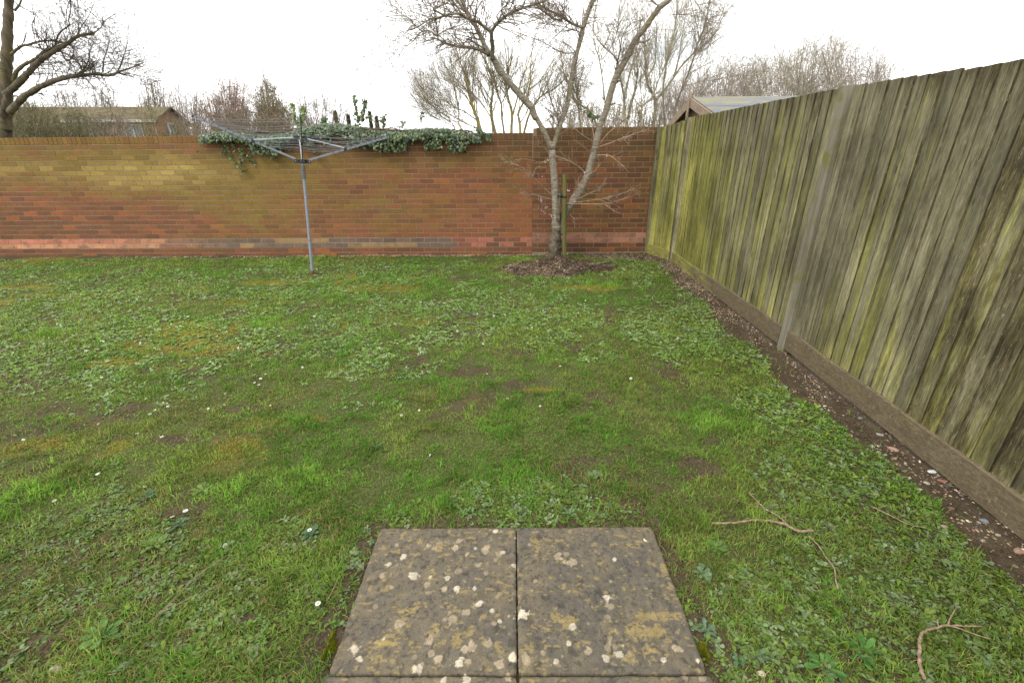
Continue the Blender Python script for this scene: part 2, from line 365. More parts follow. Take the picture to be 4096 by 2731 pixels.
# ------------------------------------------------------------------ lawn masks (world xy)
FENX = lambda y: np.interp(y, [-2, 1.5, 3.45, 6.52, 7.2], [2.11, 2.217, 2.276, 2.365, 2.15])
def blob(x, y, cx, cy, rx, ry, s=11, amp=.7):
    r = np.sqrt(((x-cx)/rx)**2+((y-cy)/ry)**2)+amp*(fbm(x*2.6, y*2.6, s)-.5); return 1-ss(.6, 1.05, r)
JX_ = .0027
MOSS = [G(*q)[:2].tolist()+list(r) for q, r in (((760, 1330), (.55, .35)), ((600, 1385), (.45, .18)), ((850, 1400), (.35, .14)), ((2330, 1152), (.5, .13)), ((300, 1180), (.7, .10)), ((70, 1150), (.6, .10)), ((1650, 1285), (.35, .12)), ((460, 1450), (.3, .12)), ((2160, 1560), (.16, .05)), ((1100, 1130), (.6, .12)))]
SOIL = [G(*q)[:2].tolist()+list(r) for q, r in (((100, 1570), (.22, .10)), ((1800, 1340), (.4, .12)), ((1270, 1430), (.25, .08)), ((680, 1190), (.5, .08)), ((1680, 1420), (.2, .08)), ((740, 1760), (.3, .06)), ((1250, 1230), (.35, .08)), ((2050, 2070), (.33, .045)), ((1480, 2200), (.10, .16)), ((2720, 2420), (.10, .20)), ((2820, 2640), (.18, .10)), ((1330, 2560), (.10, .12)), ((1440, 2330), (.10, .12)), ((960, 1640), (.25, .06)), ((1250, 1100), (.3, .12)), ((2790, 2560), (.12, .10)), ((190, 2590), (.08, .05)), ((1000, 2470), (.06, .04)), ((2480, 1800), (.1, .05)), ((2600, 1560), (.12, .04)))]
FRESH = [G(*q)[:2].tolist()+list(r) for q, r in (((1100, 1290), (.45, .18)), ((1750, 1190), (.5, .12)), ((2400, 1140), (.45, .12)), ((1100, 1960), (.5, .25)), ((150, 2000), (.3, .15)), ((160, 1340), (.3, .12)), ((2900, 1700), (.3, .2)))]
def masks(x, y):
    x = np.asarray(x, float); y = np.asarray(y, float)
    fx = FENX(y)
    edge = fx-.30-.10*ss(1, 4, y)*0-.30*(fbm(x*1.5, y*1.5, 21)-.5)-.10*(1-ss(1.0, 2.0, y))-.16*(fbm(x*6, y*6, 22)-.5)
    border = ss(0, .07, x-edge)
    border = np.maximum(border, ss(7.02, 7.09, y+.02*x+.05*(fbm(x*4, y*4, 31)-.5)))
    corner = ss(.0, .12, (x-1.25)*.35+(y-6.72)+.1*(fbm(x*3, y*3, 5)-.5))*ss(1.0, 1.3, x); border = np.maximum(border, corner)
    r = np.sqrt(((x-MC[0])/MR[0])**2+((y-MC[1])/MR[1])**2)+.55*(fbm(x*4.3, y*4.3, 8)-.5); mound = 1-ss(.86, 1.04, r)
    sl = ((np.abs(x-.0027) < .66)*(y < 1.50)).astype(float)
    soil = np.zeros_like(x)
    for k, (cx, cy, rx, ry) in enumerate(SOIL): soil = np.maximum(soil, blob(x, y, cx, cy, rx, ry, 40+k, 1.0))
    left = 1-ss(-.6, .8, x-.12*(y-3))
    patch = ss(.575-.04*left, .67, fbm(x*2.4+3, y*3.2, 77, 5)); soil = np.maximum(soil, patch*.9); soil = soil*(.25+.75*ss(.36, .56, fbm(x*7.5, y*7.5, 78, 4)))
    slabr = np.maximum(np.abs(x-JX_)-.60, y-1.472); soil = np.maximum(soil, (1-ss(.03, .13, slabr+.14*(fbm(x*5, y*5, 301)-.5)))*(.45+.55*ss(.35, .6, fbm(x*9, y*9, 302))))
    moss = np.zeros_like(x)
    for k, (cx, cy, rx, ry) in enumerate(MOSS): moss = np.maximum(moss, blob(x, y, cx, cy, rx, ry, 60+k, .9))
    moss = np.maximum(moss, ss(.60, .70, fbm(x*1.3-7, y*1.9, 91, 5))*.8*(1-ss(-1.2, .2, x)))
    moss = np.maximum(moss, .4*blob(x, y, -1.55, 1.95, .35, .15, 93, .8)); moss = moss*(.30+.70*ss(.34, .54, fbm(x*8, y*8, 79, 4)))
    fresh = np.zeros_like(x)
    for k, (cx, cy, rx, ry) in enumerate(FRESH): fresh = np.maximum(fresh, blob(x, y, cx, cy, rx, ry, 80+k, .7))
    # grass strip across the middle; weeds left, in the far half, at right and beside the paving
    wd = .56+1.6*(fbm(x*1.1+5, y*1.1, 101, 4)-.5)+.9*(fbm(x*4, y*4, 111, 3)-.5)
    gs = np.exp(-((y-(2.35+.10*x))/.75)**2)*(1-ss(1.0, 1.9, x))*(1-.5*ss(.9, 2.6, -x)); wd = wd-.55*gs
    wd = wd+.35*np.exp(-(((x+.95)/.55)**2+((y-1.15)/.4)**2))+.55*ss(.95, 1.5, x)*(1-ss(1.9, 2.8, y))+.5*np.exp(-(((x-.25)/.55)**2+((y-1.62)/.12)**2))
    wd = wd+.14*ss(2.8, 3.6, y)*(1-ss(5.6, 6.6, y))
    wd = np.clip(wd, 0, 1)*(1-fresh*.9)
    return dict(border=border, mound=mound, slab=sl, soil=soil, moss=moss, fresh=fresh, weed=wd)

# ------------------------------------------------------------------ ground: one sheet to the horizon
def axis(lo, hi, step, far):
    c = list(np.arange(lo, hi+1e-6, step)); s = step; a = c[-1]
    while a < far: s *= 1.35; a += s; c.append(a)
    s = step; a = c[0]; pre = []
    while a > -far: s *= 1.35; a -= s; pre.append(a)
    return np.array(pre[::-1]+c)
gx = axis(-9.2, 3.0, .032, 1800); gy = axis(.3, 7.6, .026, 1800)
X, Y = np.meshgrid(gx, gy); x = X.ravel(); y = Y.ravel()
mk = masks(x, y)
inner = ((x > -12) & (x < FENX(y)+.2) & (y < 7.5)).astype(float)
soilm = np.clip(np.maximum.reduce([mk['border'], mk['mound'], mk['soil'], mk['slab']]), 0, 1)
Z = gz(x, y)+inner*soilm*(fbm(x*16, y*16, 5, 3)-.5)*.018
Z = np.where(np.abs(x) > 60, -.02, Z)
soilg = np.maximum(soilm, .85*ss(.45, .8, mk['weed'])*ss(.46, .60, fbm(x*9, y*9, 201, 4))); colr = np.stack([soilg*inner, mk['moss']*(1-soilm*.6)*inner, 1-inner], 1)
ny, nx = X.shape; idx = np.arange(nx*ny).reshape(ny, nx)
Q = np.stack([idx[:-1, :-1], idx[:-1, 1:], idx[1:, 1:], idx[1:, :-1]], -1).reshape(-1, 4)
a = Acc(); a.add(np.stack([x, y, Z], 1), Q, None, colr); gnd = a.build('ground', M_GROUND, smooth=True); tag(gnd, kind='structure')

# ------------------------------------------------------------------ brick wall, two sections one course apart
WA = math.radians(-1.1689); WC, WS = math.cos(WA), math.sin(WA); WY = 7.2215
def wpt(u, d, z):
    """u along the wall, d out of the wall towards the lawn, z up"""
    u, d, z = np.broadcast_arrays(np.asarray(u, float), np.asarray(d, float), np.asarray(z, float))
    return np.stack([u*WC+d*WS, WY+u*WS-d*WC, z], -1)
def gauss(u, z, cu, cz, su, sz): return np.exp(-((u-cu)/su)**2-((z-cz)/sz)**2)
def algae(u, z):
    a = 1.1*gauss(u, z, -5.6, 1.28, 1.9, .38)+.85*gauss(u, z, -8.4, 1.60, 2.2, .33)+.50*gauss(u, z, -4.2, .75, 1.0, .5)+.42*gauss(u, z, -2.2, .8, 1.2, .45)
    a = a+.10+.5*gauss(u, z, -3.0, 1.45, 2.4, .25)+.35*gauss(u, z, -1.4, 1.45, .9, .15)+.25*gauss(u, z, 1.4, .45, .5, .15)
    a = a-.7*gauss(u, z, -7.9, .55, 1.8, .33)
    return np.clip(a+.9*(fbm(u*1.6, z*3.4, 7)-.5), 0, 1.3)
def brickcol(u, z, r1, r2):
    base = np.array([.240, .084, .038]); dk = np.array([.135, .060, .034]); rd = np.array([.26, .076, .036]); yl = np.array([.195, .132, .028]); by = np.array([.33, .235, .070]); ol = np.array([.105, .090, .024])
    t = np.clip(.48+.75*(r1-.5)+.9*gauss(u, z, -7.9, .55, 2, .35)*.5+(.30 if u > .3 else 0)-.35*gauss(u, z, -.3, .75, .8, .35), 0, 1)
    c = base*(1-t)+dk*t
    if r2 > .90: c = rd*1.0
    c = c*(1-.5*0)+0
    if u > .3: c = c*.85
    A = float(algae(u, z)); k = np.clip(A*.95-.10+.55*(r2-.5), 0, .85); c = c*(1-k)+(yl*(.6+.4*r1)+ol*.4*(1-r1))*k
    bright = float(gauss(u, z, -5.7, 1.32, 1.3, .24))+.5*float(gauss(u, z, -7.6, 1.4, .8, .15)); k = np.clip(bright*1.2-.35+.6*(r1-.5), 0, .8); c = c*(1-k)+by*k
    top = float(ss(1.35, 1.75, z))*(.45 if u > -4.6 else .15); c = c*(1-top)+np.array([.085, .058, .026])*top
    return c
def wall_section(u0, u1, zpl, name, label, phase):
    rg = np.random.default_rng(int(100+phase*10)); c = .075
    root = empty(name, tuple(wpt((u0+u1)/2, 0, zpl-4*c-.05))); ro = np.array(root.location)
    tag(root, label, 'wall')
    A = Acc(); PL = Acc(); CP = Acc(); MO = Acc()
    def brick(acc, a, b, z0, z1, d0, d1, col, back=.012, corner=None):
        e = .0013; j = rg.normal(0, .0009); t = rg.normal(0, .0008, 4)
        V = np.concatenate([wpt([a, b, b, a], [d0-back, d0-back, d1-back, d1-back], [z0, z0, z1, z1]),
                            wpt([a, b, b, a], [d0-e, d0-e, d1-e, d1-e], [z0, z0, z1, z1])+0,
                            wpt([a+e+t[0], b-e+t[1], b-e+t[2], a+e+t[3]], [d0+j, d0+j, d1+j, d1+j], [z0+e, z0+e, z1-e, z1-e])])
        Q = [(8, 9, 10, 11)]
        for k in range(4): Q.append((4+k, 4+(k+1) % 4, 8+(k+1) % 4, 8+k)); Q.append((k, (k+1) % 4, 4+(k+1) % 4, 4+k))
        C = np.tile(col, (12, 1)) if corner is None else corner
        acc.add(V-ro, Q, None, C)
    for row in range(-4, 19):
        z0 = zpl+row*c; z1 = z0+c
        off = (row % 2)*.1125+phase*.05+rg.normal(0, .006)
        d0 = d1 = 0.0; acc = A
        if row in (-4, -3): d0 = d1 = .056; acc = A
        if row == -2: d0, d1, acc = .056, .030, PL
        if row == -1: d0, d1, acc = .028, .002, PL
        s = math.floor((u0-off)/.225); u = off+s*.225
        while u < u1-.02:
            a_, b_ = max(u, u0), min(u+.225, u1)
            if b_-a_ > .04:
                uc, zc = (a_+b_)/2, (z0+z1)/2; r1, r2 = rg.random(2)
                if acc is A:
                    col = brickcol(uc, zc, r1, r2)
                    if row < 0: col = (col*.4+np.array([.085, .045, .030])*.6) if r2 < .9 else col
                    # smooth algae tint over the brick's corners
                    cs = np.stack([brickcol(q, w, r1, r2) for q, w in ((a_, z0), (b_, z0), (b_, z1), (a_, z1))]); cc = np.tile(.5*cs+.5*col, (3, 1))*rg.uniform(.9, 1.1)
                else:
                    pk = np.array([.33, .115, .070]); tn = np.array([.27, .17, .075]); dk = np.array([.085, .058, .042])
                    f = float(ss(-7.2, -4.5, uc)); g2 = float(fbm(uc*1.2, row*2., 15))
                    col = pk*(1-f)+(dk*1.3 if g2 > .46 else tn*.75)*f
                    if .3 < uc: col = np.array([.26, .115, .07])*rg.uniform(.6, 1.1)
                    elif uc > -.9: col = np.array([.22, .075, .045])*rg.uniform(.6, 1.3)
                    if row == -2 and f < .5: col = col*.6+tn*.5
                    cc = np.tile(col*rg.uniform(.8, 1.15), (12, 1))
                brick(acc, a_+.0045, b_-.0045, z0+.0045, z1-.0055+rg.normal(0, .0006), d0+rg.normal(0, .0006), d1, col, corner=cc)
            u += .225
    # brick on edge coping: whole bricks laid across the wall
    zt = zpl+19*c; u = u1-math.floor((u1-u0)/.075)*.075
    while u < u1-.03:
        b_ = u+.075; r1, r2 = rg.random(2); col = brickcol(u, zt, r1, r2)
        if u < -4.4: col = col*.6+np.array([.17, .092, .020])*.4
        else: col = col*.6+np.array([.13, .075, .032])*.5
        hz = .1035+rg.normal(0, .0012); d = .002+rg.normal(0, .0012); e = .004
        a1, b1 = u+.0045, b_-.0045
        V = np.concatenate([wpt([a1, b1, b1, a1], d-e, [zt+.005, zt+.005, zt+hz-e, zt+hz-e]), wpt([a1+e, b1-e, b1-e, a1+e], d, [zt+.005+e, zt+.005+e, zt+hz-e, zt+hz-e]),
                            wpt([a1, b1, b1, a1], -.213, [zt+.005, zt+.005, zt+hz-e, zt+hz-e]), wpt([a1+e, b1-e, b1-e, a1+e], [d-e, d-e, -.21, -.21], zt+hz)])
        Q = [(4, 5, 6, 7), (0, 1, 5, 4), (1, 2, 6, 5), (3, 0, 4, 7), (7, 6, 13, 12), (12, 13, 14, 15), (1, 9, 10, 2), (0, 3, 11, 8), (9, 8, 11, 10), (2, 10, 14, 13), (11, 3, 12, 15), (10, 11, 15, 14), (0, 8, 9, 1)]
        CP.add(V-ro, Q, None, col*rg.uniform(.85, 1.15)); u += .075
    # mortar core
    def slab(d0, d1, za, zb, zc, zd):
        V = np.concatenate([wpt([u0+.002, u1-.002, u1-.002, u0+.002], [d0, d0, d1, d1], [za, za, zb, zb]), wpt([u0+.002, u1-.002, u1-.002, u0+.002], -.205, [zc, zc, zd, zd])])
        MO.add(V-ro, [(0, 1, 2, 3), (4, 7, 6, 5), (0, 4, 5, 1), (3, 2, 6, 7), (0, 3, 7, 4), (1, 5, 6, 2)])
    slab(-.0042, -.0042, zpl+.001, zt+.002, zpl+.001, zt+.002); slab(.0518, .0518, zpl-4*c-.15, zpl-2*c, zpl-4*c-.15, zpl-2*c); slab(.0518, -.0022, zpl-2*c+.001, zpl, zpl-2*c+.001, zpl)
    slab(-.006, -.006, zt+.003, zt+.098, zt+.003, zt+.098)
    A.build('brickwork', M_BRICK, root); PL.build('plinth', M_PLINTH, root); CP.build('coping', M_BRICK, root); MO.build('mortar', M_MORTAR, root)
    return root
wall_section(-13.0, .300, .3171, 'brick_wall', 'long red brick garden wall stained yellow green with algae, ivy on its coping', 0)
wall_section(.3008, 2.9, .3800, 'brick_wall', 'short dull red brick wall section behind the cherry tree, one course taller', 1)

# ------------------------------------------------------------------ closeboard fence on the right
fence = empty('garden_fence', (2.25, 3.4, 0)); fo = np.array(fence.location)
tag(fence, 'tall closeboard timber fence along the right of the lawn, green algae and grey weathering', 'fence')
FP = [(2.150, 7.15), (2.365, 6.52), (2.277, 3.42), (2.17, .35), (2.10, -2.4)]
FTOP = [(7.15, 1.895), (6.5, 1.975), (3.42, 1.93), (2.2, 1.875), (-2.4, 1.84)]
ftop = lambda y: float(np.interp(y, [q[0] for q in FTOP[::-1]], [q[1] for q in FTOP[::-1]]))
fbot = lambda y: float(np.interp(y, [-2.4, 1.4, 3.4, 6.5, 7.15], [-.03, -.03, .02, .045, .06]))
def fcol(y, z, r):
    far = float(ss(3.6, 6.2, y)); g_ = .10+.30*far-.14*float(ss(1.2, 1.95, z))*(1-.3*far)+.08*(1-float(ss(0, .9, z)))+.30*(float(fbm(y*2.3, z*.5, 3))-.5)
    d_ = .05+.17*(1-float(ss(1.5, 3.3, y)))+.22*float(ss(1.72, 1.92, z))-.10*far+.25*(float(fbm(y*3.1+9, z*.4, 5))-.5)
    if 3.42 > y > 3.25: g_ -= .25; d_ -= .2
    return [g_+(r-.5)*.22, d_+((r*7.3) % 1-.5)*.24, r]
rg = np.random.default_rng(5)
for bi in range(4):
    p0 = np.array(FP[bi]); p1 = np.array(FP[bi+1]); L = np.linalg.norm(p1-p0); d = (p1-p0)/L; nrm = np.array([d[1], -d[0]])
    if nrm[0] > 0: nrm = -nrm            # towards the lawn (-x)
    A = Acc(); s = .068
    step = .0985
    while s < L-.095:
        w = min(step+.022, L-.068-s); r = rg.random(); wv = rg.normal(0, .002)
        # feather edge board: thin edge first, thick edge overlapping the next
        offs = rg.normal(0, .0015); dz = rg.normal(0, .0018)
        NZ = 16
        Vs = []; Cs = []
        for k in range(NZ+1):
            q = k/NZ; pc = p0+d*s; y_ = pc[1]; zb = fbot(y_)+.155; zt = ftop(y_)+dz
            z = zb+(zt-zb)*q; bow = .0025*math.sin(q*5+r*9)*(r-.3)
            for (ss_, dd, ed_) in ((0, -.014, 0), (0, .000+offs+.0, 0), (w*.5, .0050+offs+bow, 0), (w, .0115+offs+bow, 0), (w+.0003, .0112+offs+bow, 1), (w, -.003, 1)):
                pp = p0+d*(s+ss_+wv*q)+nrm*(dd); Vs.append([pp[0], pp[1], z]); fc_ = fcol(y_, z, r); Cs.append([fc_[0]-.12, fc_[1]+.22, r] if ed_ else fc_)  # lap edge verts tinted darker, a painted shade line between boards
        Vs = np.array(Vs); idn = np.arange((NZ+1)*6).reshape(NZ+1, 6); A_ = idn[:-1]; B_ = idn[1:]
        Qs = np.stack([A_, np.roll(A_, -1, 1), np.roll(B_, -1, 1), B_], -1).reshape(-1, 4).tolist()+[(idn[-1, 0], idn[-1, 1], idn[-1, 2], idn[-1, 5]), (idn[-1, 2], idn[-1, 3], idn[-1, 4], idn[-1, 5])]
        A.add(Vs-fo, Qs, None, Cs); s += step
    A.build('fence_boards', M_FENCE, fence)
    # gravel board, a thick plank under the boards, standing slightly proud
    Gb = Acc(); N = 24
    Vs = []; Cs = []
    for k in range(N+1):
        q = .05+(L-.10)*k/N; pp = p0+d*q; y_ = pp[1]; zb = fbot(y_)+rg.normal(0, .001); zt = zb+.158+.002*math.sin(k)
        for dd, z in ((-.012, zt), (.019, zt), (.024, zt-.005), (.024, zb), (-.012, zb)):
            v = pp+nrm*dd; Vs.append([v[0], v[1], z]); Cs.append([-.04+.34*float(ss(4.4, 6.3, y_))+.10*float(fbm(y_*3, z*9, 4)), -.04, .37+.1*bi])
    idn = np.arange((N+1)*5).reshape(N+1, 5); A_ = idn[:-1]; B_ = idn[1:]
    Qs = np.stack([A_, np.roll(A_, -1, 1), np.roll(B_, -1, 1), B_], -1).reshape(-1, 4)
    Gb.add(np.array(Vs)-fo, Qs, None, Cs); Gb.build('gravel_board', M_GBOARD, fence)
for i, (px_, py_) in enumerate(FP[:4]):
    wd_ = [.05, .07, .10, .10][i]; y_ = py_-.02*(i == 0); r = rg.random()
    P_ = Acc(); N = 14; Vs = []; Cs = []
    for k in range(N+1):
        z = -.1+(ftop(y_)+.004+.1)*k/N; bz = .006*math.sin(k*.4)*.3
        fr_ = -.024 if i > 1 else -.034
        for dx, dy in ((fr_+.003, -wd_/2+.002), (fr_, -wd_/2+.006), (fr_, wd_/2-.006), (fr_+.003, wd_/2-.002), (.06, wd_/2-.003), (.06, -wd_/2+.003)):
            Vs.append([px_+dx+bz, y_+dy, z]); g_ = [-.02+(.12 if i < 2 else -.12)+.1*(1-float(ss(0, .8, z))), -.12, .2+.2*i]; Cs.append(g_)
    idn = np.arange((N+1)*6).reshape(N+1, 6); A_ = idn[:-1]; B_ = idn[1:]
    Qs = np.stack([A_, np.roll(A_, -1, 1), np.roll(B_, -1, 1), B_], -1).reshape(-1, 4).tolist()+[(idn[-1, 0], idn[-1, 1], idn[-1, 2], idn[-1, 3]), (idn[-1, 0], idn[-1, 3], idn[-1, 4], idn[-1, 5])]
    if i > 1: Bk = Acc(); box(Bk, np.array([px_+.052, y_, ftop(y_)/2-.05])-fo, (.05, .19, ftop(y_)), None, [-.3, .9, .5]); Bk.build('gap_shade_bar', M_FENCE, fence)  # added bar behind the post, coloured dark as the shade in its side gaps
    P_.add(np.array(Vs)-fo, Qs, None, Cs); P_.build('fence_post', M_POST if i > 1 else M_FENCE, fence)

# ------------------------------------------------------------------ paving slabs with lichen
m, nt, b, o = newmat('weathered_paving'); M_SLAB = m
f1 = noise(nt, 260, 4, .7); f2 = noise(nt, 22, 6, .65)
c = mix(nt, 1., attr(nt), ramp(nt, f1, .3, .7, (.68,)*3, (1.32,)*3), 'MULTIPLY'); c = mix(nt, 1., c, ramp(nt, f2, .3, .7, (.86,)*3, (1.14,)*3), 'MULTIPLY')
nt.links.new(c, b.inputs['Base Color']); b.inputs['Roughness'].default_value = .88; b.inputs['Specular IOR Level'].default_value = .25; bump(nt, b, mix(nt, .5, f1, f2), .5, .004)
LCH = [(1078,241,15,1.),(878,296,18,.6),(862,330,18,.7),(745,333,15,.5),(715,322,13,.6),(776,303,13,.3),(1035,330,16,.6),(1030,352,17,.6),(972,340,11,.8),(537,316,12,.6),(575,382,16,.8),(927,366,13,.7),(1122,358,13,.8),(1100,371,14,.45),(1080,397,12,.5),(493,424,15,.8),(537,426,9,.3),(987,430,16,.5),(1183,430,17,.8),(455,486,16,.6),(620,487,25,.9),(872,465,20,.5),(816,502,18,.8),(1032,473,14,.5),(508,550,16,.5),(720,493,10,.8),(702,535,18,.6),(712,578,15,.4),(800,560,20,.7),(872,555,18,.9),(967,556,14,.8),(1103,588,14,.4),(990,642,20,.9),(422,657,12,.4),(1060,680,13,.8),(917,688,19,.6),(785,657,11,.3),(850,720,26,.6),(805,722,11,.5),(548,752,30,.6),(1105,738,11,.8),(1076,748,12,.5),(995,725,8,.4),(1157,708,8,.6),(465,836,8,.9),(720,842,22,.6),(945,862,15,.5),(912,885,20,.7),(948,885,22,.7),(1048,865,25,.5),(303,893,24,.9),(327,950,17,.9),(632,937,16,.3),(728,917,19,.6),(765,948,17,.7),(935,958,17,.6),(882,970,24,1.),(634,997,16,1.),(660,1008,22,.8),(678,975,12,.5),(1175,935,24,1.),(1105,974,20,.7),(870,775,9,.5),(1228,703,26,1.1),(1428,380,21,.6),(1477,368,17,.4),(1503,413,28,.6),(1272,312,9,.4),(1912,297,10,1.3),(1738,398,10,.9),(1720,516,10,.5),(1303,517,13,.5),(1283,570,9,.4),(1700,605,17,.9),(1723,655,18,.4),(1703,716,16,.3),(1508,770,19,.8),(1489,865,17,1.),(1593,907,22,.7),(1712,832,17,.4),(1700,880,15,.3),(1747,880,16,.3),(1765,918,18,.8),(1692,948,17,.9),(1348,915,15,.5),(1418,962,20,.9),(1250,948,26,.6),(1262,965,16,.6),(2088,892,24,.7),(2008,953,14,1.),(2200,958,12,1.1),(2087,800,9,.5),(1787,873,6,1.),(1597,752,9,.4),(798,1063,16,.9),(918,1052,20,1.),(1150,1050,20,.7),(2135,1050,18,.5),(2225,1055,18,.6),(1828,915,13,.3),(1452,934,9,.4),(1493,243,13,.3),(1192,280,6,1.1)]
LW = []
for (a_, b_, r_, k_) in LCH:
    px, py = 1200+a_/1.38353, 1950+b_/1.38353; d = ray(px, py); q = CAM+d*(-H/d[2]); d2 = ray(px+r_/1.38353, py); q2 = CAM+d2*(-H/d2[2]); LW.append((q[0], q[1], abs(q2[0]-q[0]), k_))
def splat(px, py): d = ray(1200+px/1.38353, 1950+py/1.38353); q = CAM+d*(-H/d[2]); return q[0], q[1]
YEL = [(*splat(*q), rx, ry, w) for q, rx, ry, w in (((1980, 710), .10, .02, 1), ((1880, 790), .10, .03, .8), ((1450, 730), .07, .03, .7), ((1340, 780), .05, .02, .6), ((870, 840), .02, .03, 1), ((930, 800), .03, .015, 1), ((2010, 450), .015, .03, 1), ((750, 770), .02, .02, .6), ((500, 830), .05, .04, .5), ((600, 680), .04, .05, .4), ((1850, 900), .10, .04, .5), ((1330, 300), .05, .05, .4), ((650, 320), .02, .06, .3), ((1210, 640), .008, .06, .6), ((720, 480), .02, .05, .4), ((440, 900), .06, .05, .4), ((700, 300), .15, .04, .25), ((2000, 590), .08, .02, .35))]
def slab(x0, x1, y0, y1, label, seed):
    rg = np.random.default_rng(seed); st = .0028
    nx_ = int((x1-x0)/st); ny_ = int((y1-y0)/st)
    u = np.linspace(0, 1, nx_+1); v = np.linspace(0, 1, ny_+1); U, V_ = np.meshgrid(u, v); x = x0+U*(x1-x0); y = y0+V_*(y1-y0)
    ex = np.minimum(x-x0, x1-x); ey = np.minimum(y-y0, y1-y); e = np.minimum(ex, ey)
    # ragged arrises and rounded corners
    jit = (fbm(x*34+seed, y*34, 3, 4)-.42)*.011
    cxm, cym = (x0+x1)/2, (y0+y1)/2
    near = 1-ss(0, .03, e)
    hx = (x1-x0)/2; hy = (y1-y0)/2; rx = (x-cxm)/hx; ry = (y-cym)/hy
    cr_ = .25*ss(.95, 1., np.abs(rx))*ss(.95, 1., np.abs(ry)); x = x-np.sign(rx)*(np.abs(jit)*near+.012*cr_); y = y-np.sign(ry)*(np.abs(jit)*near*.7+.012*cr_)
    z = (fbm(x*5, y*5, seed+9, 5)-.5)*.010+(fbm(x*40, y*40, seed+2, 3)-.5)*.0016
    # riven ledges
    rv = fbm(x*3.1+y*2, y*4.3-x*2, seed+4, 4); z = z+.0022*ss(.50, .515, rv)-.002*ss(.62, .635, rv)
    z = z-.0035*(1-ss(0, .007, e))
    base = np.array([.106, .089, .062]); g2 = np.array([.086, .075, .057]); tan = np.array([.125, .102, .064])
    n = fbm(x*3, y*3, seed+20, 5)[..., None]; n2 = fbm(x*14, y*14, seed+30, 4)[..., None]; n3 = fbm(x*60, y*60, seed+40, 3)[..., None]
    c = base*(1-ss(.42, .62, n))+g2*ss(.42, .62, n); k = ss(.5, .68, n2)*.6; c = c*(1-k)+tan*k
    k = (1-ss(.0, .10, e))[..., None]*.5*ss(.35, .6, n2); c = c*(1-k)+tan*k
    c = c*(.75+.5*n3)
    # black spots
    k = ss(.70, .78, fbm(x*30, y*30, seed+50, 3))[..., None]*.55; c = c*(1-k)+np.array([.028, .026, .022])*k
    k = ss(.62, .70, fbm(x*85, y*85, seed+60, 2))[..., None]*.5; c = c*(1-k)+np.array([.035, .033, .028])*k
    for (a_, b_, rx_, ry_, w_) in YEL:
        r = np.exp(-((x-a_)/rx_)**2-((y-b_)/ry_)**2); f = fbm(x*110, y*140, 70, 3)*.6+fbm(x*30, y*34, 71, 3)*.4
        k = (ss(.62, .74, f+.32*r*w_)*ss(.15, .5, r))[..., None]*.55; c = c*(1-k)+np.array([.27, .20, .07])*k
    k = (ss(.66, .72, fbm(x*45, y*70, seed+81, 3)))[..., None]*.5; c = c*(1-k)+np.array([.27, .20, .07])*k
    for (a_, b_, r_, w_) in LW:
        if a_ < x0-.03 or a_ > x1+.03 or b_ < y0-.03 or b_ > y1+.03: continue
        rr = np.sqrt((x-a_)**2+(y-b_)**2)/r_*(1+1.7*(fbm((x-a_)*70+a_*99, (y-b_)*70+b_*57, 90, 4)-.5))
        kk = (1-ss(.86, 1.08, rr)); tex = .72+.5*fbm(x*150, y*150, 91, 2); cc = np.array([.36, .29, .19])*(1-.6*(w_ > .75))+np.array([.46, .42, .33])*(.6*(w_ > .75))
        k = (kk*min(1, .35+.6*w_)*(.55+.75*fbm(x*70, y*70, 95, 3)))[..., None]; c = c*(1-k)+cc*(tex*min(1.1, .55+.5*w_))[..., None]*k; z = z+.0012*kk
    top = np.stack([x, y, z], -1); idn = np.arange((nx_+1)*(ny_+1)).reshape(ny_+1, nx_+1)
    Q = np.stack([idn[:-1, :-1], idn[:-1, 1:], idn[1:, 1:], idn[1:, :-1]], -1).reshape(-1, 4).tolist()
    org = np.array([cxm, cym, -.045])
    ring = np.concatenate([idn[0, :-1], idn[:-1, -1], idn[-1, :0:-1], idn[:0:-1, 0]])
    T = top.reshape(-1, 3); low = T[ring].copy(); low[:, 2] = -.045; nb = len(T); nr = len(ring)
    for i in range(nr): Q.append((ring[i], nb+i, nb+(i+1) % nr, ring[(i+1) % nr]))
    A = Acc(); A.add(np.concatenate([T, low]), Q, None, np.concatenate([c.reshape(-1, 3), np.tile(base*.5, (nr, 1))]))
    o = A.build('paving_slab', M_SLAB, smooth=True, origin=org); tag(o, label, 'paving slab', 'paving slabs laid in the lawn'); return o
JX = .0027
slab(JX-.600, JX-.0018, .8745, 1.4717, 'square stone paving slab dotted with many pale lichen spots, upper left of the four', 1)
slab(JX+.0018, JX+.600, .8745, 1.4717, 'square stone paving slab with yellow lichen streaks and fewer spots, upper right of the four', 2)
slab(JX-.612, JX-.0018, .268, .8685, 'paving slab cut by the bottom of the photo, left of the centre joint', 3)
slab(JX+.0018, JX+.612, .268, .8685, 'paving slab cut by the bottom of the photo, right of the centre joint', 4)

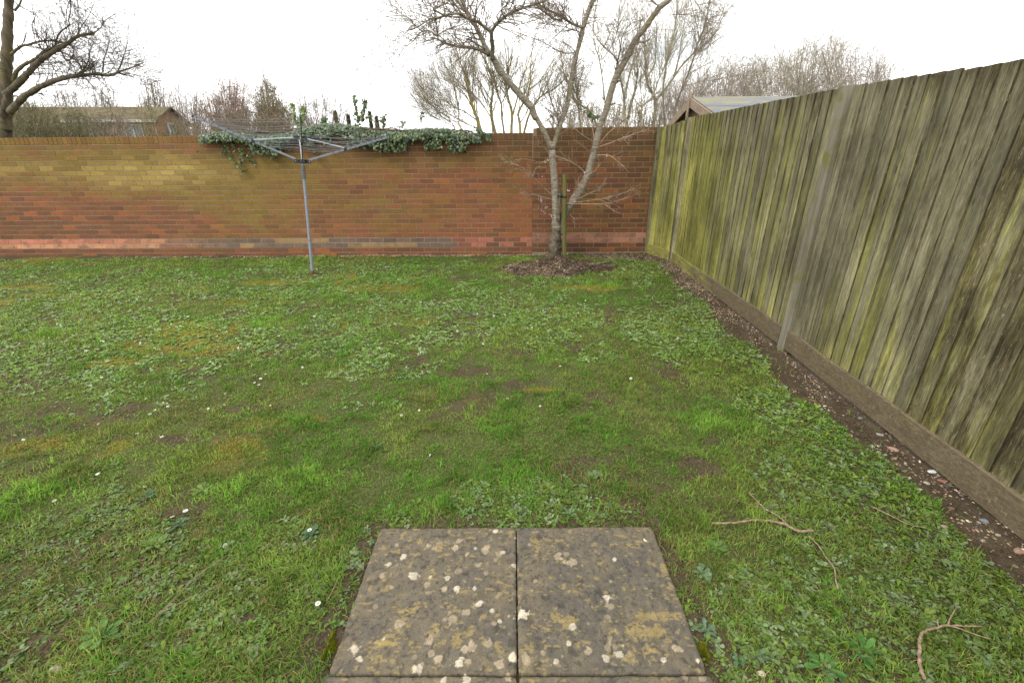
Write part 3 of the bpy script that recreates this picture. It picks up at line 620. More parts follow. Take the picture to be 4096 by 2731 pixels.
#@@PART2
# ------------------------------------------------------------------ lawn cover
def frust(n, y0, y1, rg, p=1.5, r0=1.9, xm=.9):
    """random lawn points, thinning out with distance"""
    out = []; got = 0
    while got < n:
        y = rg.uniform(y0, y1, 200000); x = rg.uniform(-9.2, 2.4, 200000)
        half = 1.167*(.92*y+.58)+xm
        ok = (np.abs(x) < half) & (x < FENX(y)-.03) & (y < 7.10+.0*x) & ((np.abs(x-JX) > .602) | (y > 1.474))
        r = np.sqrt(x*x+y*y+1.5); ok &= rg.random(200000) < np.minimum(1, (r0/r)**p)
        out.append(np.stack([x[ok], y[ok]], 1)); got += int(ok.sum())
    return np.concatenate(out)[:n]
def blades(acc, x, y, z, h, w, yaw, lean, col):
    n = len(x); dx = np.cos(yaw); dy = np.sin(yaw); sx = -dy*w/2; sy = dx*w/2
    b = np.stack([x, y, z], 1); s = np.stack([sx, sy, 0*sx], 1)
    m = b+np.stack([dx*h*np.sin(lean)*.35, dy*h*np.sin(lean)*.35, h*np.cos(lean*.6)*.55], 1)
    t = b+np.stack([dx*h*np.sin(lean), dy*h*np.sin(lean), h*np.cos(lean)*.98+.001], 1)
    V = np.stack([b-s, b+s, m-s*.8, m+s*.8, t], 1).reshape(-1, 3); i = np.arange(n)[:, None]*5
    acc.add(V, i+np.array([[0, 1, 3, 2]]), i+np.array([[2, 3, 4]]), np.repeat(col, 5, 0))
def leaves(acc, p, yaw, elev, L, w, col, droop=.5, fold=.15, roll=None):
    """oval leaves: p (n,3) base points"""
    n = len(p); ce, se = np.cos(elev), np.sin(elev); d = np.stack([np.cos(yaw)*ce, np.sin(yaw)*ce, se], 1)
    s = np.stack([-np.sin(yaw), np.cos(yaw), 0*yaw], 1); u = np.cross(d, s)
    if roll is not None: s = s*np.cos(roll)[:, None]+u*np.sin(roll)[:, None]; u = np.cross(d, s)
    L = L[:, None]; w = w[:, None]; dn = np.array([0, 0, -1.])
    def pt(t, sw, dz): return p+d*L*t+s*w*sw+dn*(droop*L*t*t*.35)-u*(abs(sw)*w*fold)*-1+u*dz
    V = np.stack([pt(0, -.05, 0), pt(0, .05, 0), pt(.38, -.30, 0), pt(.38, .30, 0), pt(.72, -.5, 0), pt(.72, .5, 0), pt(.93, -.26, 0), pt(.93, .26, 0), pt(.38, 0, 0), pt(.72, 0, 0)], 1).reshape(-1, 3)
    i = np.arange(n)[:, None]*10
    Q = np.concatenate([i+np.array([[2, 8, 9, 4]]), i+np.array([[8, 3, 5, 9]])]); T = np.concatenate([i+np.array([[0, 8, 2]]), i+np.array([[0, 1, 8]]), i+np.array([[1, 3, 8]]), i+np.array([[4, 9, 6]]), i+np.array([[9, 7, 6]]), i+np.array([[9, 5, 7]])])
    acc.add(V, Q, T, np.repeat(col, 10, 0))
def jitcol(rg, base, n, amt=.2, hue=.12):
    base = np.asarray(base, float); return np.clip((base if base.ndim == 2 else base[None])*rg.uniform(1-amt, 1+amt, (n, 1))*rg.uniform(1-hue, 1+hue, (n, 3)), 0, 1)

rg = np.random.default_rng(21)
# grass
pts = frust(620000, .62, 7.12, rg, 1.25); x, y = pts.T; mk = masks(x, y)
bare = np.maximum.reduce([mk['border'], mk['mound'], mk['soil']*.88])
pr = (1-bare)*(1-.65*mk['weed'])*(1-.75*mk['moss']); pr = pr*(.35+.9*ss(.32, .62, fbm(x*11, y*11, 54, 3))); keep = rg.random(len(x)) < np.clip(pr+.02, 0, 1)
x, y = x[keep], y[keep]; mk = {k: v[keep] for k, v in mk.items()}; n = len(x)
r = np.sqrt(x*x+y*y+2.2); sc = (r/2.2)**.55
tall = .6+.8*ss(.45, .7, fbm(x*3.4, y*3.4, 55))+1.0*ss(.48, .72, fbm(x*13, y*13, 59, 3))+.35*mk['fresh']
h = rg.uniform(.012, .034, n)*tall; w = rg.uniform(.0017, .0034, n)*sc*1.15
straw = rg.random(n) < (.13+.22*ss(.45, .65, fbm(x*2.1, y*2.1, 56)))*(1-.8*mk['fresh'])
g1 = np.array([.105, .235, .028]); g2 = np.array([.175, .255, .045]); g3 = np.array([.165, .290, .042])
k = fbm(x*1.7, y*1.7, 57)[:, None]; k = ss(.35, .65, k); c = g1*(1-k)+g2*k; f = mk['fresh'][:, None]; c = c*(1-f)+g3*f
tuft = (.72+.50*ss(.30, .70, fbm(x*10, y*10, 60, 4)))[:, None]; c = jitcol(rg, c*tuft*(1.06+.2*ss(2.5, 4.5, y))[:, None], n, .32, .14); c[straw] = jitcol(rg, [.26, .20, .085], int(straw.sum()), .35, .1)
lean = np.where(straw, rg.uniform(1.0, 1.5, n), rg.uniform(.25, 1.25, n))
a = Acc(); blades(a, x, y, gz(x, y)-.003, h*np.where(straw, 1.2, 1), w*np.where(straw, .8, 1), rg.uniform(0, 6.283, n), lean, c)
tag(a.build('grass', M_GRASS), kind='stuff')
# moss
pts = frust(420000, .62, 7.12, rg); x, y = pts.T; mk = masks(x, y); keep = rg.random(len(x)) < np.clip(mk['moss']*1.7-.2, 0, 1)*(1-mk['border'])*(1-mk['mound']); x, y = x[keep], y[keep]; n = len(x)
yl = fbm(x*2.2, y*2.2, 58)[:, None]; c = jitcol(rg, np.array([.31, .26, .045])*(1-ss(.4, .6, yl))+np.array([.155, .125, .026])*ss(.4, .6, yl), n, .3, .1)
a = Acc(); r = np.sqrt(x*x+y*y+2.2); blades(a, x, y, gz(x, y)-.001, rg.uniform(.006, .014, n), rg.uniform(.003, .005, n)*(r/2.2)**.5, rg.uniform(0, 6.283, n), rg.uniform(.2, 1.1, n), c)
tag(a.build('moss', M_GRASS), kind='stuff')
# broadleaf weeds: rosettes of oval leaves
def rosettes(n0, y0, y1, keepf, size, cols, name, nl=(6, 10), p=1.1, wr=(.36, .52), el=(.1, .7)):
    pts = frust(n0, y0, y1, rg, p); x, y = pts.T; mk = masks(x, y); keep = rg.random(len(x)) < keepf(mk, x, y); x, y = x[keep], y[keep]
    nl_ = rg.integers(*nl, len(x)); i = np.repeat(np.arange(len(x)), nl_); n = len(i); s = rg.uniform(*size, len(x))[i]*rg.uniform(.65, 1.15, n)*(1+.35*ss(2.2, 3.6, y))[i]
    yaw = rg.uniform(0, 6.283, n); px = x[i]+rg.normal(0, .004, n); py = y[i]+rg.normal(0, .004, n); P = np.stack([px, py, gz(px, py)+rg.uniform(0, .006, n)], 1)
    cc = np.array(cols)[rg.integers(0, len(cols), len(x))][i]; t = fbm(x*1.2, y*1.2, 66)[i][:, None]
    a = Acc(); leaves(a, P, yaw, rg.uniform(*el, n), s, s*rg.uniform(*wr, n), jitcol(rg, cc*(.8+.45*t)*(.64+.36*ss(1.5, 2.8, y))[i][:, None], n, .22, .08), rg.uniform(.2, 1.1, n)[:, None], .22, rg.normal(0, .25, n))
    return tag(a.build(name, M_LEAF), kind='stuff')
openg = lambda mk: (1-np.maximum(mk['border'], mk['mound']))*(1-.45*mk['soil'])*(1-.55*mk['moss'])
rosettes(36000, .62, 7.0, lambda mk, x, y: np.clip(ss(.40, .72, mk['weed'])*(1-ss(.2, 1.2, x)*0)*openg(mk), 0, 1), (.014, .030), [(.195, .280, .115), (.250, .325, .155), (.140, .220, .040), (.185, .270, .075), (.180, .255, .045)], 'broadleaf_weeds', p=.75)
rosettes(5200, .62, 3.4, lambda mk, x, y: np.clip((ss(.7, 1.5, x)+.8*np.exp(-(((x+.95)/.5)**2+((y-1.1)/.4)**2))+.8*np.exp(-(((x-.3)/.5)**2+((y-1.62)/.12)**2)))*ss(.3, .6, mk['weed'])*openg(mk), 0, 1), (.020, .040), [(.115, .190, .020), (.145, .225, .028), (.155, .225, .045), (.195, .270, .050)], 'plantain_weeds', (5, 9), .8, (.30, .42), (.15, .9))
rosettes(110000, .62, 7.0, lambda mk, x, y: np.clip((.30*ss(.25, .6, mk['weed'])+.5*ss(.52, .62, fbm(x*2.6, y*2.6, 67)))*openg(mk), 0, 1), (.006, .012), [(.105, .180, .025), (.130, .210, .036), (.170, .235, .045)], 'clover', (3, 6), 1.3, (.6, .95), (.2, 1.0))
# loose soil crumbs, gravel, mulch
def lumps(acc, x, y, z, s, col, rg, flat=.7, k=0):
    """irregular octahedral / cuboid pebbles"""
    n = len(x); base = np.array([[1, 0, .1], [.35, .9, 0], [-.7, .65, .1], [-.95, -.3, -.05], [-.1, -1, .05], [.75, -.6, 0], [.15, .1, .75], [-.2, -.1, -.8], [.45, .35, .6], [-.45, .2, .62], [.05, -.55, .6]])
    V = base[None]*rg.uniform(.7, 1.3, (n, 11, 1))*np.stack([rg.uniform(.8, 1.35, n), rg.uniform(.6, 1., n), rg.uniform(.45, .8, n)*flat*1.3], 1)[:, None]*s[:, None, None]
    yw = rg.uniform(0, 6.283, n); c, s_ = np.cos(yw)[:, None], np.sin(yw)[:, None]; tl = rg.normal(0, .3, n)[:, None]
    X_ = V[..., 0]*c-V[..., 1]*s_; Y_ = V[..., 0]*s_+V[..., 1]*c; Z_ = V[..., 2]+V[..., 0]*tl*.3
    V = np.stack([X_+x[:, None], Y_+y[:, None], Z_+z[:, None]], -1).reshape(-1, 3); i = np.arange(n)[:, None]*11
    T = [(0, 1, 8), (1, 2, 9), (1, 9, 8), (2, 3, 9), (3, 4, 10), (3, 10, 9), (4, 5, 10), (5, 0, 8), (5, 8, 10), (8, 9, 6), (9, 10, 6), (10, 8, 6), (1, 0, 7), (2, 1, 7), (3, 2, 7), (4, 3, 7), (5, 4, 7), (0, 5, 7)]
    acc.add(V, None, np.concatenate([i+np.array([t]) for t in T]), np.repeat(col, 11, 0))
pts = frust(150000, .62, 7.16, rg, 1.2); x, y = pts.T; mk = masks(x, y); so_ = np.maximum.reduce([mk['border'], mk['mound'], mk['soil']*.6]); keep = rg.random(len(x)) < so_*.55; x, y = x[keep], y[keep]; n = len(x)
a = Acc(); s = rg.uniform(.0015, .0055, n)*(1+.8*(rg.random(n) > .95)); lumps(a, x, y, gz(x, y)+.002, s, jitcol(rg, [.062, .044, .030], n, .4, .08), rg); tag(a.build('soil_crumbs', M_SOILC), kind='stuff')
STC = np.array([(.34, .27, .17), (.24, .17, .10), (.42, .36, .26), (.14, .12, .10), (.22, .12, .07), (.17, .13, .09), (.10, .10, .11), (.30, .20, .11), (.12, .08, .05), (.09, .06, .04)])
def gravel(n, X0, fn, size, name, cols=STC, z0=.003, mat=M_STONE, flat=.7):
    pts = np.stack([rg.uniform(X0[0], X0[1], n), rg.uniform(X0[2], X0[3], n)], 1); x, y = pts.T; keep = rg.random(n) < fn(x, y); x, y = x[keep], y[keep]; k = len(x)
    a = Acc(); s = rg.uniform(*size, k)*rg.uniform(.6, 1.3, k); lumps(a, x, y, gz(x, y)+z0, s, jitcol(rg, cols[rg.integers(0, len(cols), k)], k, .3, .06), rg, flat); return tag(a.build(name, mat), kind='stuff')
def fn_g(x, y):
    mk = masks(x, y); d = FENX(y)-x; cl = ss(.50, .66, fbm(x*3.5, y*3.5, 120, 4))
    near = np.exp(-((d-.02)/.05)**2)*.5; hp_ = 0
    for (hx0, hy0, hr) in ((2.13, 1.78, .09), (2.06, 2.03, .06), (2.16, 1.20, .10), (2.05, 1.47, .06), (2.16, 1.05, .12)): hp_ = hp_+np.exp(-((x-hx0)**2+(y-hy0)**2)/hr**2)
    farp = ss(4.2, 5.2, y)*ss(.35, .55, fbm(x*2, y*2, 121))
    return np.clip(mk['border']*(x > 1.0)*(.06+.5*cl+.4*near+.8*farp+.9*hp_), 0, 1)*(d > 0)
gravel(42000, (1.0, 2.36, .62, 7.14), fn_g, (.0025, .0085), 'gravel')
gravel(9000, (-9, 1.3, 6.98, 7.22), lambda x, y: masks(x, y)['border']*.8*ss(.3, .5, fbm(x*3, y*3, 130)), (.006, .016), 'wall_foot_gravel')
CHC = np.array([(.32, .20, .12), (.22, .13, .08), (.40, .29, .19), (.12, .075, .05), (.45, .36, .25), (.17, .12, .09)])
gravel(20000, (-.5, 1.6, 5.45, 7.0), lambda x, y: masks(x, y)['mound']*.55*ss(.3, .55, fbm(x*5, y*5, 140)), (.004, .011), 'mound_stones', np.concatenate([CHC*.8, STC]), .003)
# soil clods on the mound
gravel(4500, (-.4, 1.5, 5.7, 6.95), lambda x, y: masks(x, y)['mound']*ss(.40, .6, fbm(x*4, y*4, 141)), (.008, .026), 'soil_clods', np.array([(.05, .035, .025), (.07, .05, .035)]), .006, M_SOILC, 1.)
# flat bark chips
n = 5200; x = rg.uniform(-.5, 1.6, n); y = rg.uniform(5.55, 7.0, n); keep = rg.random(n) < masks(x, y)['mound']*.28
x2 = rg.uniform(1.1, 2.34, n); y2 = rg.uniform(4.3, 7.1, n); k2 = rg.random(n) < masks(x2, y2)['border']*.5; x = np.concatenate([x[keep], x2[k2]]); y = np.concatenate([y[keep], y2[k2]]); n = len(x)
a = Acc(); leaves(a, np.stack([x, y, gz(x, y)+rg.uniform(.004, .014, n)], 1), rg.uniform(0, 6.28, n), rg.normal(0, .3, n), rg.uniform(.012, .032, n), rg.uniform(.006, .013, n), jitcol(rg, CHC[rg.integers(0, 6, n)], n, .3, .05), .1, .05, rg.normal(0, .5, n)); tag(a.build('bark_chips', M_CHIP), kind='stuff')

# ------------------------------------------------------------------ daisies
DA = conv(0, 1000, 1.5679, [(335,87),(290,132),(470,125),(886,119),(926,125),(948,156),(1195,160),(1050,150),(1653,120),(1706,134),(104,221),(413,218),(509,203),(522,193),(1125,202),(1142,200),(343,173),(86,146),(933,79),(1045,69),(544,352),(1316,316),(1449,327),(22,398),(360,427),(1040,425),(1180,424),(1195,447),(1535,390),(1562,405),(1333,517),(1253,547),(636,582),(650,581),(617,636),(862,648),(825,621),(880,590),(919,598),(535,640),(560,645),(312,716),(163,756),(1248,727),(1316,706),(1655,562),(1495,620),(1520,621),(794,682),(545,769),(640,816),(474,846),(847,846),(1014,838),(1063,880),(1215,829),(1605,797),(1667,790),(1898,738),(1600,843),(1640,823),(1628,858),(582,920),(762,973),(920,945),(985,1013),(1058,980),(1415,916),(1398,977),(1315,1002),(1706,980),(948,1044),(458,1039),(704,1025),(628,1103),(88,1178),(142,1198),(860,1167),(1024,1190),(628,1419),(905,1500),(1750,550),(1975,425),(410,533),(360,885),(287,200),(1975,425)])
DB = conv(0, 1900, 1.68, [(372,186),(1163,305),(1254,260),(2087,387),(1488,483),(2143,890),(968,93)])
DC = conv(1400, 1000, 1.4257, [(178,80),(57,104),(207,105),(25,106),(1530,134),(572,136),(1015,213),(1018,222),(590,266),(1005,263),(925,296),(865,335),(866,348),(1020,344),(612,345),(637,345),(775,399),(780,406),(817,379),(727,371),(1103,351),(1116,362),(1303,365),(1485,406),(1035,433),(1008,454),(1290,448),(1047,497),(1313,503),(257,430),(313,380),(272,547),(438,541),(755,545),(1562,520),(1342,295),(1178,637),(1202,673),(779,713),(897,867),(1086,900),(1604,744),(297,955),(400,921),(468,1177)])
M_YEL = mat_plain('daisy_yellow', (.55, .33, .02), .7, .2)
M_STEM = mat_plain('green_stem', (.07, .12, .03), .6, .3)
def daisy_parts():
    a = Acc(); n = 22; yaw = np.arange(n)*6.283/n; rr = np.random.default_rng(3)
    leaves(a, np.stack([np.cos(yaw)*.003, np.sin(yaw)*.003, np.full(n, .022)], 1), yaw, rr.uniform(.0, .25, n), np.full(n, .0085), np.full(n, .0026), np.tile([[.70, .70, .70]], (n, 1)), .2, .1)
    b = Acc(); th = np.arange(10)*6.283/10; V = [(0, 0, .0255)]+[(math.cos(t)*.0022, math.sin(t)*.0022, .0248) for t in th]+[(math.cos(t)*.0036, math.sin(t)*.0036, .0225) for t in th]
    b.add(V, [(1+i, 11+i, 11+(i+1) % 10, 1+(i+1) % 10) for i in range(10)], [(0, 1+i, 1+(i+1) % 10) for i in range(10)], [.5, .3, .02])
    c = Acc(); tubes(c, np.array([[0, 0, -.012], [.001, 0, .005], [0, 0, .022]]), np.array([.0009, .0009, .0009]), 5, [.07, .12, .03])
    return a, b, c
rd = np.random.default_rng(9); proto = None
for i, (px, py) in enumerate(DA+DB+DC):
    q = G(px, py); s = rd.uniform(.65, 1.0)*(1.1 if q[1] < 1.6 else 1.0); tilt = rd.uniform(0, .8)
    if proto is None:
        root = empty('daisy', (0, 0, 0)); A_, B_, C_ = daisy_parts(); pr = [A_.build('petals', M_WHITE, root), B_.build('flower_centre', M_YEL, root), C_.build('stem', M_STEM, root)]; proto = root; root_ = root
    else:
        root_ = proto.copy(); COL.objects.link(root_)
        for ch in pr:
            c2 = ch.copy(); COL.objects.link(c2); c2.parent = root_
    root_.location = (q[0], q[1], q[2]+rd.uniform(-.004, .004)); root_.scale = (s, s, s); root_.rotation_euler = (tilt*rd.normal(0, 1), tilt*rd.normal(0, 1), rd.uniform(0, 6.28))
    nm = {len(DA): 'fairly large daisy seen edge on in the lower left lawn near the left border', len(DA)+1: 'daisy above the long dry stalk, beside a blue green rosette', len(DA)+2: 'half closed daisy a little above the blue green rosette by the dry stalk', len(DA)+3: 'large open daisy on a grey green rosette left of the far paving corner', len(DA)+4: 'small daisy directly at the tip of the long dry stalk', len(DA)+5: 'large open daisy closest to the left edge of the paving', len(DA)+6: 'daisy on the dark blue green rosette in the left middle lawn'}.get(i, 'tiny white daisy out in the weedy lawn beyond the grass strip')
    tag(root_, nm, 'daisy', 'daisies scattered over the lawn')

# ------------------------------------------------------------------ single plants, mosses, stones and twigs on the ground
def rosette(px, py, n, L, wr, col, label, el=(.15, .8), seed=1):
    rr = np.random.default_rng(seed); q = G(px, py); yaw = np.arange(n)*2.4+rr.normal(0, .2, n); s = L*rr.uniform(.6, 1.1, n)
    a = Acc(); leaves(a, np.stack([rr.normal(0, .003, n), rr.normal(0, .003, n), rr.uniform(.0, .006, n)], 1), yaw, rr.uniform(*el, n), s, s*wr, jitcol(rr, col, n, .2, .06), rr.uniform(.3, 1., n)[:, None], .25, rr.normal(0, .2, n))
    root = empty('rosette_weed', q); a.build('leaves', M_LEAF, root); tag(root, label, 'weed', 'larger rosette weeds in the lawn')
    b = Acc(); tubes(b, np.array([[0, 0, -.01], [0, 0, .004], [0, 0, .008]]), np.array([.004, .004, .002]), 6, [.12, .13, .06]); b.build('crown', M_STEM, root)
def R_(p): return conv(2700, 1900, 1.6848, [p])[0]
def L_(p): return conv(0, 1900, 1.68, [p])[0]
rosette(*R_((545, 1220)), 16, .045, .30, (.10, .15, .07), 'star shaped grey green weed rosette on bare soil, lower right of the paving')
rosette(*R_((430, 1255)), 9, .030, .50, (.095, .16, .08), 'small round leaved weed beside the star shaped rosette, right of the paving', seed=2)
rosette(*R_((205, 1055)), 9, .042, .36, (.10, .165, .09), 'pale weed with spread leaves touching the right edge of the paving', seed=3)
rosette(*R_((185, 665)), 11, .045, .40, (.12, .18, .09), 'pale green weed rosette on bare soil near the upper right paving corner', seed=4)
rosette(*R_((275, 500)), 14, .050, .30, (.08, .16, .035), 'bright green weed rosette just above the bare soil right of the paving', seed=5)
rosette(*R_((1260, 1200)), 14, .075, .26, (.065, .15, .03), 'large long leaved weed in the lower right lawn', seed=6)
rosette(*R_((1000, 1290)), 12, .070, .27, (.07, .16, .04), 'long leaved weed at the bottom, left of the curved fallen branch', seed=7)
rosette(*L_((1060, 470)), 18, .070, .34, (.13, .21, .05), 'broad yellow green weed in the lower left lawn', seed=8)
rosette(*L_((1370, 110)), 16, .060, .34, (.14, .21, .05), 'pale yellow green weed in the left middle of the lawn', seed=9)
rosette(*L_((1010, 140)), 14, .045, .42, (.075, .14, .075), 'dark blue green daisy rosette with a flower, left middle lawn', seed=10)
rosette(*L_((1210, 335)), 13, .045, .42, (.08, .145, .075), 'blue green rosette right beside a daisy above the long dry stalk', seed=11)
rosette(*L_((2095, 400)), 14, .045, .42, (.08, .145, .08), 'grey green daisy rosette left of the far paving corner', seed=12)
rosette(*L_((690, 1090)), 15, .075, .33, (.10, .19, .05), 'light green broad weed clump near the bottom left', seed=13)
rosette(*conv(1200, 1950, 1.38353, [(905, 150)])[0], 9, .035, .34, (.09, .18, .04), 'bright green weed on the bare soil behind the left paving slab', seed=14)
rosette(*conv(1200, 1950, 1.38353, [(1490, 150)])[0], 16, .042, .34, (.10, .17, .07), 'green weed rosette behind the right paving slab', seed=15)
rosette(*conv(1200, 1950, 1.38353, [(1215, 130)])[0], 18, .040, .16, (.09, .13, .08), 'narrow leaved grey weed behind the joint between the slabs', seed=16)
rosette(*conv(1400, 1000, 1.4257, [(1395, 1295)])[0], 12, .045, .48, (.12, .19, .08), 'whitish green broad leaved weed in the middle of the lawn', seed=17)
rosette(*conv(1400, 1000, 1.4257, [(150, 1130)])[0], 16, .055, .22, (.075, .13, .055), 'dark jagged weed in the grass right of the left lawn', seed=18)
def mosscl(px, py, sx, sy, label, seed):
    rr = np.random.default_rng(seed); q = G(px, py); n = 2600; t = rr.random(n)**.5; a_ = rr.uniform(0, 6.283, n); lob = .8+.35*np.sin(a_*3+seed)
    x = np.cos(a_)*t*sx*lob; y = np.sin(a_)*t*sy*lob; hz = .022*(1-t**2)*(.6+.8*vn(x*60, y*60, seed)); a = Acc()
    blades(a, x, y, hz-.004, rr.uniform(.005, .010, n), rr.uniform(.0012, .0024, n), rr.uniform(0, 6.28, n), rr.uniform(0, .9, n), jitcol(rr, [.19, .20, .014], n, .35, .08))
    m_ = 14; R2 = np.linspace(0, 1, 6); V = [(0, 0, .020)]; 
    for k in range(1, 6):
        for j in range(m_): aa = j*6.283/m_; lo = .8+.35*math.sin(aa*3+seed); V.append((math.cos(aa)*R2[k]*sx*lo, math.sin(aa)*R2[k]*sy*lo, .020*(1-R2[k]**2)-.004*(k == 5)*2))
    Q = [(1+(k-1)*m_+j, 1+k*m_+j, 1+k*m_+(j+1) % m_, 1+(k-1)*m_+(j+1) % m_) for k in range(1, 5) for j in range(m_)]
    a.add(V, Q, [(0, 1+j, 1+(j+1) % m_) for j in range(m_)], [.07, .07, .01]); o = a.build('moss_cushion', M_GRASS); o.location = q; tag(o, label, 'moss', 'moss cushions against the paving')
mosscl(*conv(1200, 1950, 1.38353, [(170, 880)])[0], .020, .055, 'bright yellow green moss cushion against the left edge of the paving', 2)
mosscl(*conv(1200, 1950, 1.38353, [(2232, 905)])[0], .018, .035, 'small olive moss cushion against the right edge of the paving', 5)
def stone(px, py, sx, sy, sz, col, label, name='stone', seed=1, yaw=0.):
    rr = np.random.default_rng(seed); q = G(px, py); col = np.array(col)*.55+np.mean(col)*.17; sx, sy, sz = sx*.85, sy*.85, sz*.9; nu, nv = 14, 9; V = []; 
    for i in range(nv+1):
        ph = math.pi*i/nv
        for j in range(nu):
            th = 2*math.pi*j/nu; v = np.array([math.sin(ph)*math.cos(th), math.sin(ph)*math.sin(th), math.cos(ph)]); k = .70+.62*float(fbm(v[0]*2.1+seed*3, v[1]*2.1+v[2]*1.6, seed, 4))
            v = np.sign(v)*np.abs(v)**.85*k; V.append((v[0]*sx, v[1]*sy, v[2]*sz))
    Q = [(i*nu+j, (i+1)*nu+j, (i+1)*nu+(j+1) % nu, i*nu+(j+1) % nu) for i in range(nv) for j in range(nu)]
    a = Acc(); a.add(V, Q, None, col); o = a.build(name, M_STONE, smooth=True); o.location = q+np.array([0, 0, sz*.25]); o.rotation_euler = (rr.normal(0, .15), rr.normal(0, .15), yaw); tag(o, label, 'stone', 'loose stones in the bare strip by the fence')
S6 = lambda a_, b_: (3300+a_*796/892, 1500+b_*800/896)
stone(*S6(308, 335), .030, .016, .012, (.48, .25, .15), 'smooth salmon pink pebble on the bare soil by the fence', seed=1, yaw=-.7)
stone(*S6(480, 434), .026, .014, .008, (.62, .62, .58), 'flat white pointed stone shard near the gravel board', seed=2, yaw=-.1)
stone(*S6(418, 514), .018, .009, .006, (.52, .46, .32), 'small flat cream stone at the edge of the weeds', seed=3, yaw=-.2)
stone(*S6(522, 476), .024, .012, .009, (.34, .12, .06), 'orange brick shard in the gravel heap', 'brick_shard', 4, -.5)
stone(*S6(545, 499), .016, .012, .010, (.07, .07, .075), 'dark grey pebble beside the orange brick shard', seed=5)
stone(*S6(454, 487), .017, .014, .011, (.46, .40, .29), 'pale rounded pebble in the gravel heap', seed=6)
stone(*S6(565, 599), .016, .010, .008, (.28, .10, .06), 'small dull red brick fragment below the gravel heap', 'brick_shard', 7)
stone(*S6(709, 655), .020, .014, .012, (.20, .23, .27), 'blue grey stone close to the gravel board', seed=8, yaw=-.6)
stone(*S6(533, 682), .019, .013, .010, (.38, .25, .17), 'pinkish brown pebble where the weeds meet the soil', seed=9)
stone(*S6(773, 718), .013, .010, .008, (.45, .33, .17), 'small tan pebble low in the bare strip', seed=10)
stone(*S6(157, 195), .015, .011, .010, (.22, .24, .26), 'small blue grey pebble highest up the bare strip', seed=11)
stone(*S6(246, 269), .022, .012, .009, (.40, .36, .28), 'pale flint left of the knobbly root', seed=12, yaw=-.5)
stone(*S6(210, 322), .015, .011, .008, (.46, .42, .34), 'cream pebble left of the salmon pink pebble', seed=13)
stone(*S6(866, 790), .022, .016, .013, (.36, .20, .12), 'brown rounded pebble at the right border of the photo', seed=14)
stone(*conv(2700, 1900, 1.6848, [(580, 1340)])[0], .017, .012, .008, (.55, .44, .28), 'cream stone chip in the lawn near the bottom, right of the paving', seed=15)
stone(*conv(0, 1900, 1.68, [(380, 1305)])[0], .026, .014, .010, (.42, .34, .26), 'pale pinkish stone near the bottom left of the lawn', seed=16)
def twigthing(name, lines, label, cat='twig', lift=.022, k=7, matr=None, kidn=0, rmul=1.):
    A = Acc(); ps = None; first = None; seed = abs(hash(label)) % 1000 if 0 else len(label)*7; rr = np.random.default_rng(seed)
    W_ = []
    for pts, r0, r1 in lines:
        P_ = np.array([G(*p) for p in pts]); P_[:, 2] += lift; rad = np.linspace(r0, r1, len(P_))*rmul; l, rad = smoothline(P_, rad, 6, .25, rr); W_.append((l, rad))
    org = W_[0][0][0].copy()
    for l, rad in W_: tubes(A, (l-org), rad, k, cap=True)
    if kidn:
        P9, R9 = as1(W_[0][0]-org, W_[0][1]); p2, r2 = kids(rr, P9, R9, kidn, .1, 1, (.02, .06), (30, 70), .1, .1, 4, .5, .002); tubes(A, p2, r2, 4)
    o = A.build(name, matr or M_TWIG, smooth=True); o.location = org; tag(o, label, cat); return o
cv = lambda l: conv(2700, 1900, 1.6848, l)
twigthing('fallen_branch', [(cv([(240,347),(420,343),(530,325),(640,335),(735,355),(820,400),(925,398)]), .0042, .0065), (cv([(745,352),(680,295),(600,250),(540,190),(490,138)]), .0045, .0020), (cv([(600,250),(480,215),(370,175)]), .0018, .0009), (cv([(733,330),(745,305),(800,310),(880,330)]), .0014, .0008)], 'forked brown fallen branch lying in the lawn right of the paving', 'branch')
twigthing('fallen_twig', [(cv([(890,432),(950,490),(1010,580),(1060,650),(1075,740),(1090,790)]), .0022, .0030)], 'thin wavy grey twig below the forked branch')
twigthing('fallen_twig', [(cv([(1325,240),(1450,300),(1560,355),(1690,382)]), .0026, .0018)], 'straight thin brown twig between the forked branch and the bare strip')
twigthing('fallen_branch', [(cv([(1660,1395),(1635,1300),(1630,1180),(1640,1110),(1690,1070),(1790,1045),(1830,1040),(1950,1045),(2050,1045)]), .0060, .0022), (cv([(1830,1040),(1900,1060),(2020,1105),(2110,1130)]), .003, .0014), (cv([(1825,1035),(1840,990),(1890,910)]), .003, .0016), (cv([(1760,1040),(1752,1010),(1775,990)]), .002, .001)], 'curved hooked fallen branch at the bottom right of the lawn', 'branch')
cl = lambda l: conv(0, 1900, 1.68, l)
twigthing('dry_stalk', [(cl([(1015,1030),(1100,950),(1230,820),(1350,700),(1450,630),(1560,555)]), .0019, .0009), (cl([(1080,965),(1250,880),(1400,810),(1510,760)]), .0011, .0006)], 'long thin tan dry stalk in the lower left lawn', 'stalk', .028)
twigthing('dry_stalk', [(cl([(2205,865),(2240,800),(2272,730)]), .0016, .0014)], 'short reddish dry stalk beside the left edge of the paving', 'stalk', .02)
twigthing('fallen_twig', [(conv(1400, 1000, 1.4257, [(590,425),(640,425),(700,428),(745,445)]), .0035, .0025)], 'pale dry twig on the bare patch in the far middle of the lawn')
twigthing('fallen_twig', [(conv(0, 1000, 1.5679, [(1075,350),(1095,375),(1118,405)]), .0035, .0025)], 'small reddish twig above the yellow moss patch')
twigthing('fallen_twig', [([(3330,1500),(3380,1530),(3420,1545),(3440,1580)], .003, .0015)], 'thin curled twig in the bare strip by the second fence post')
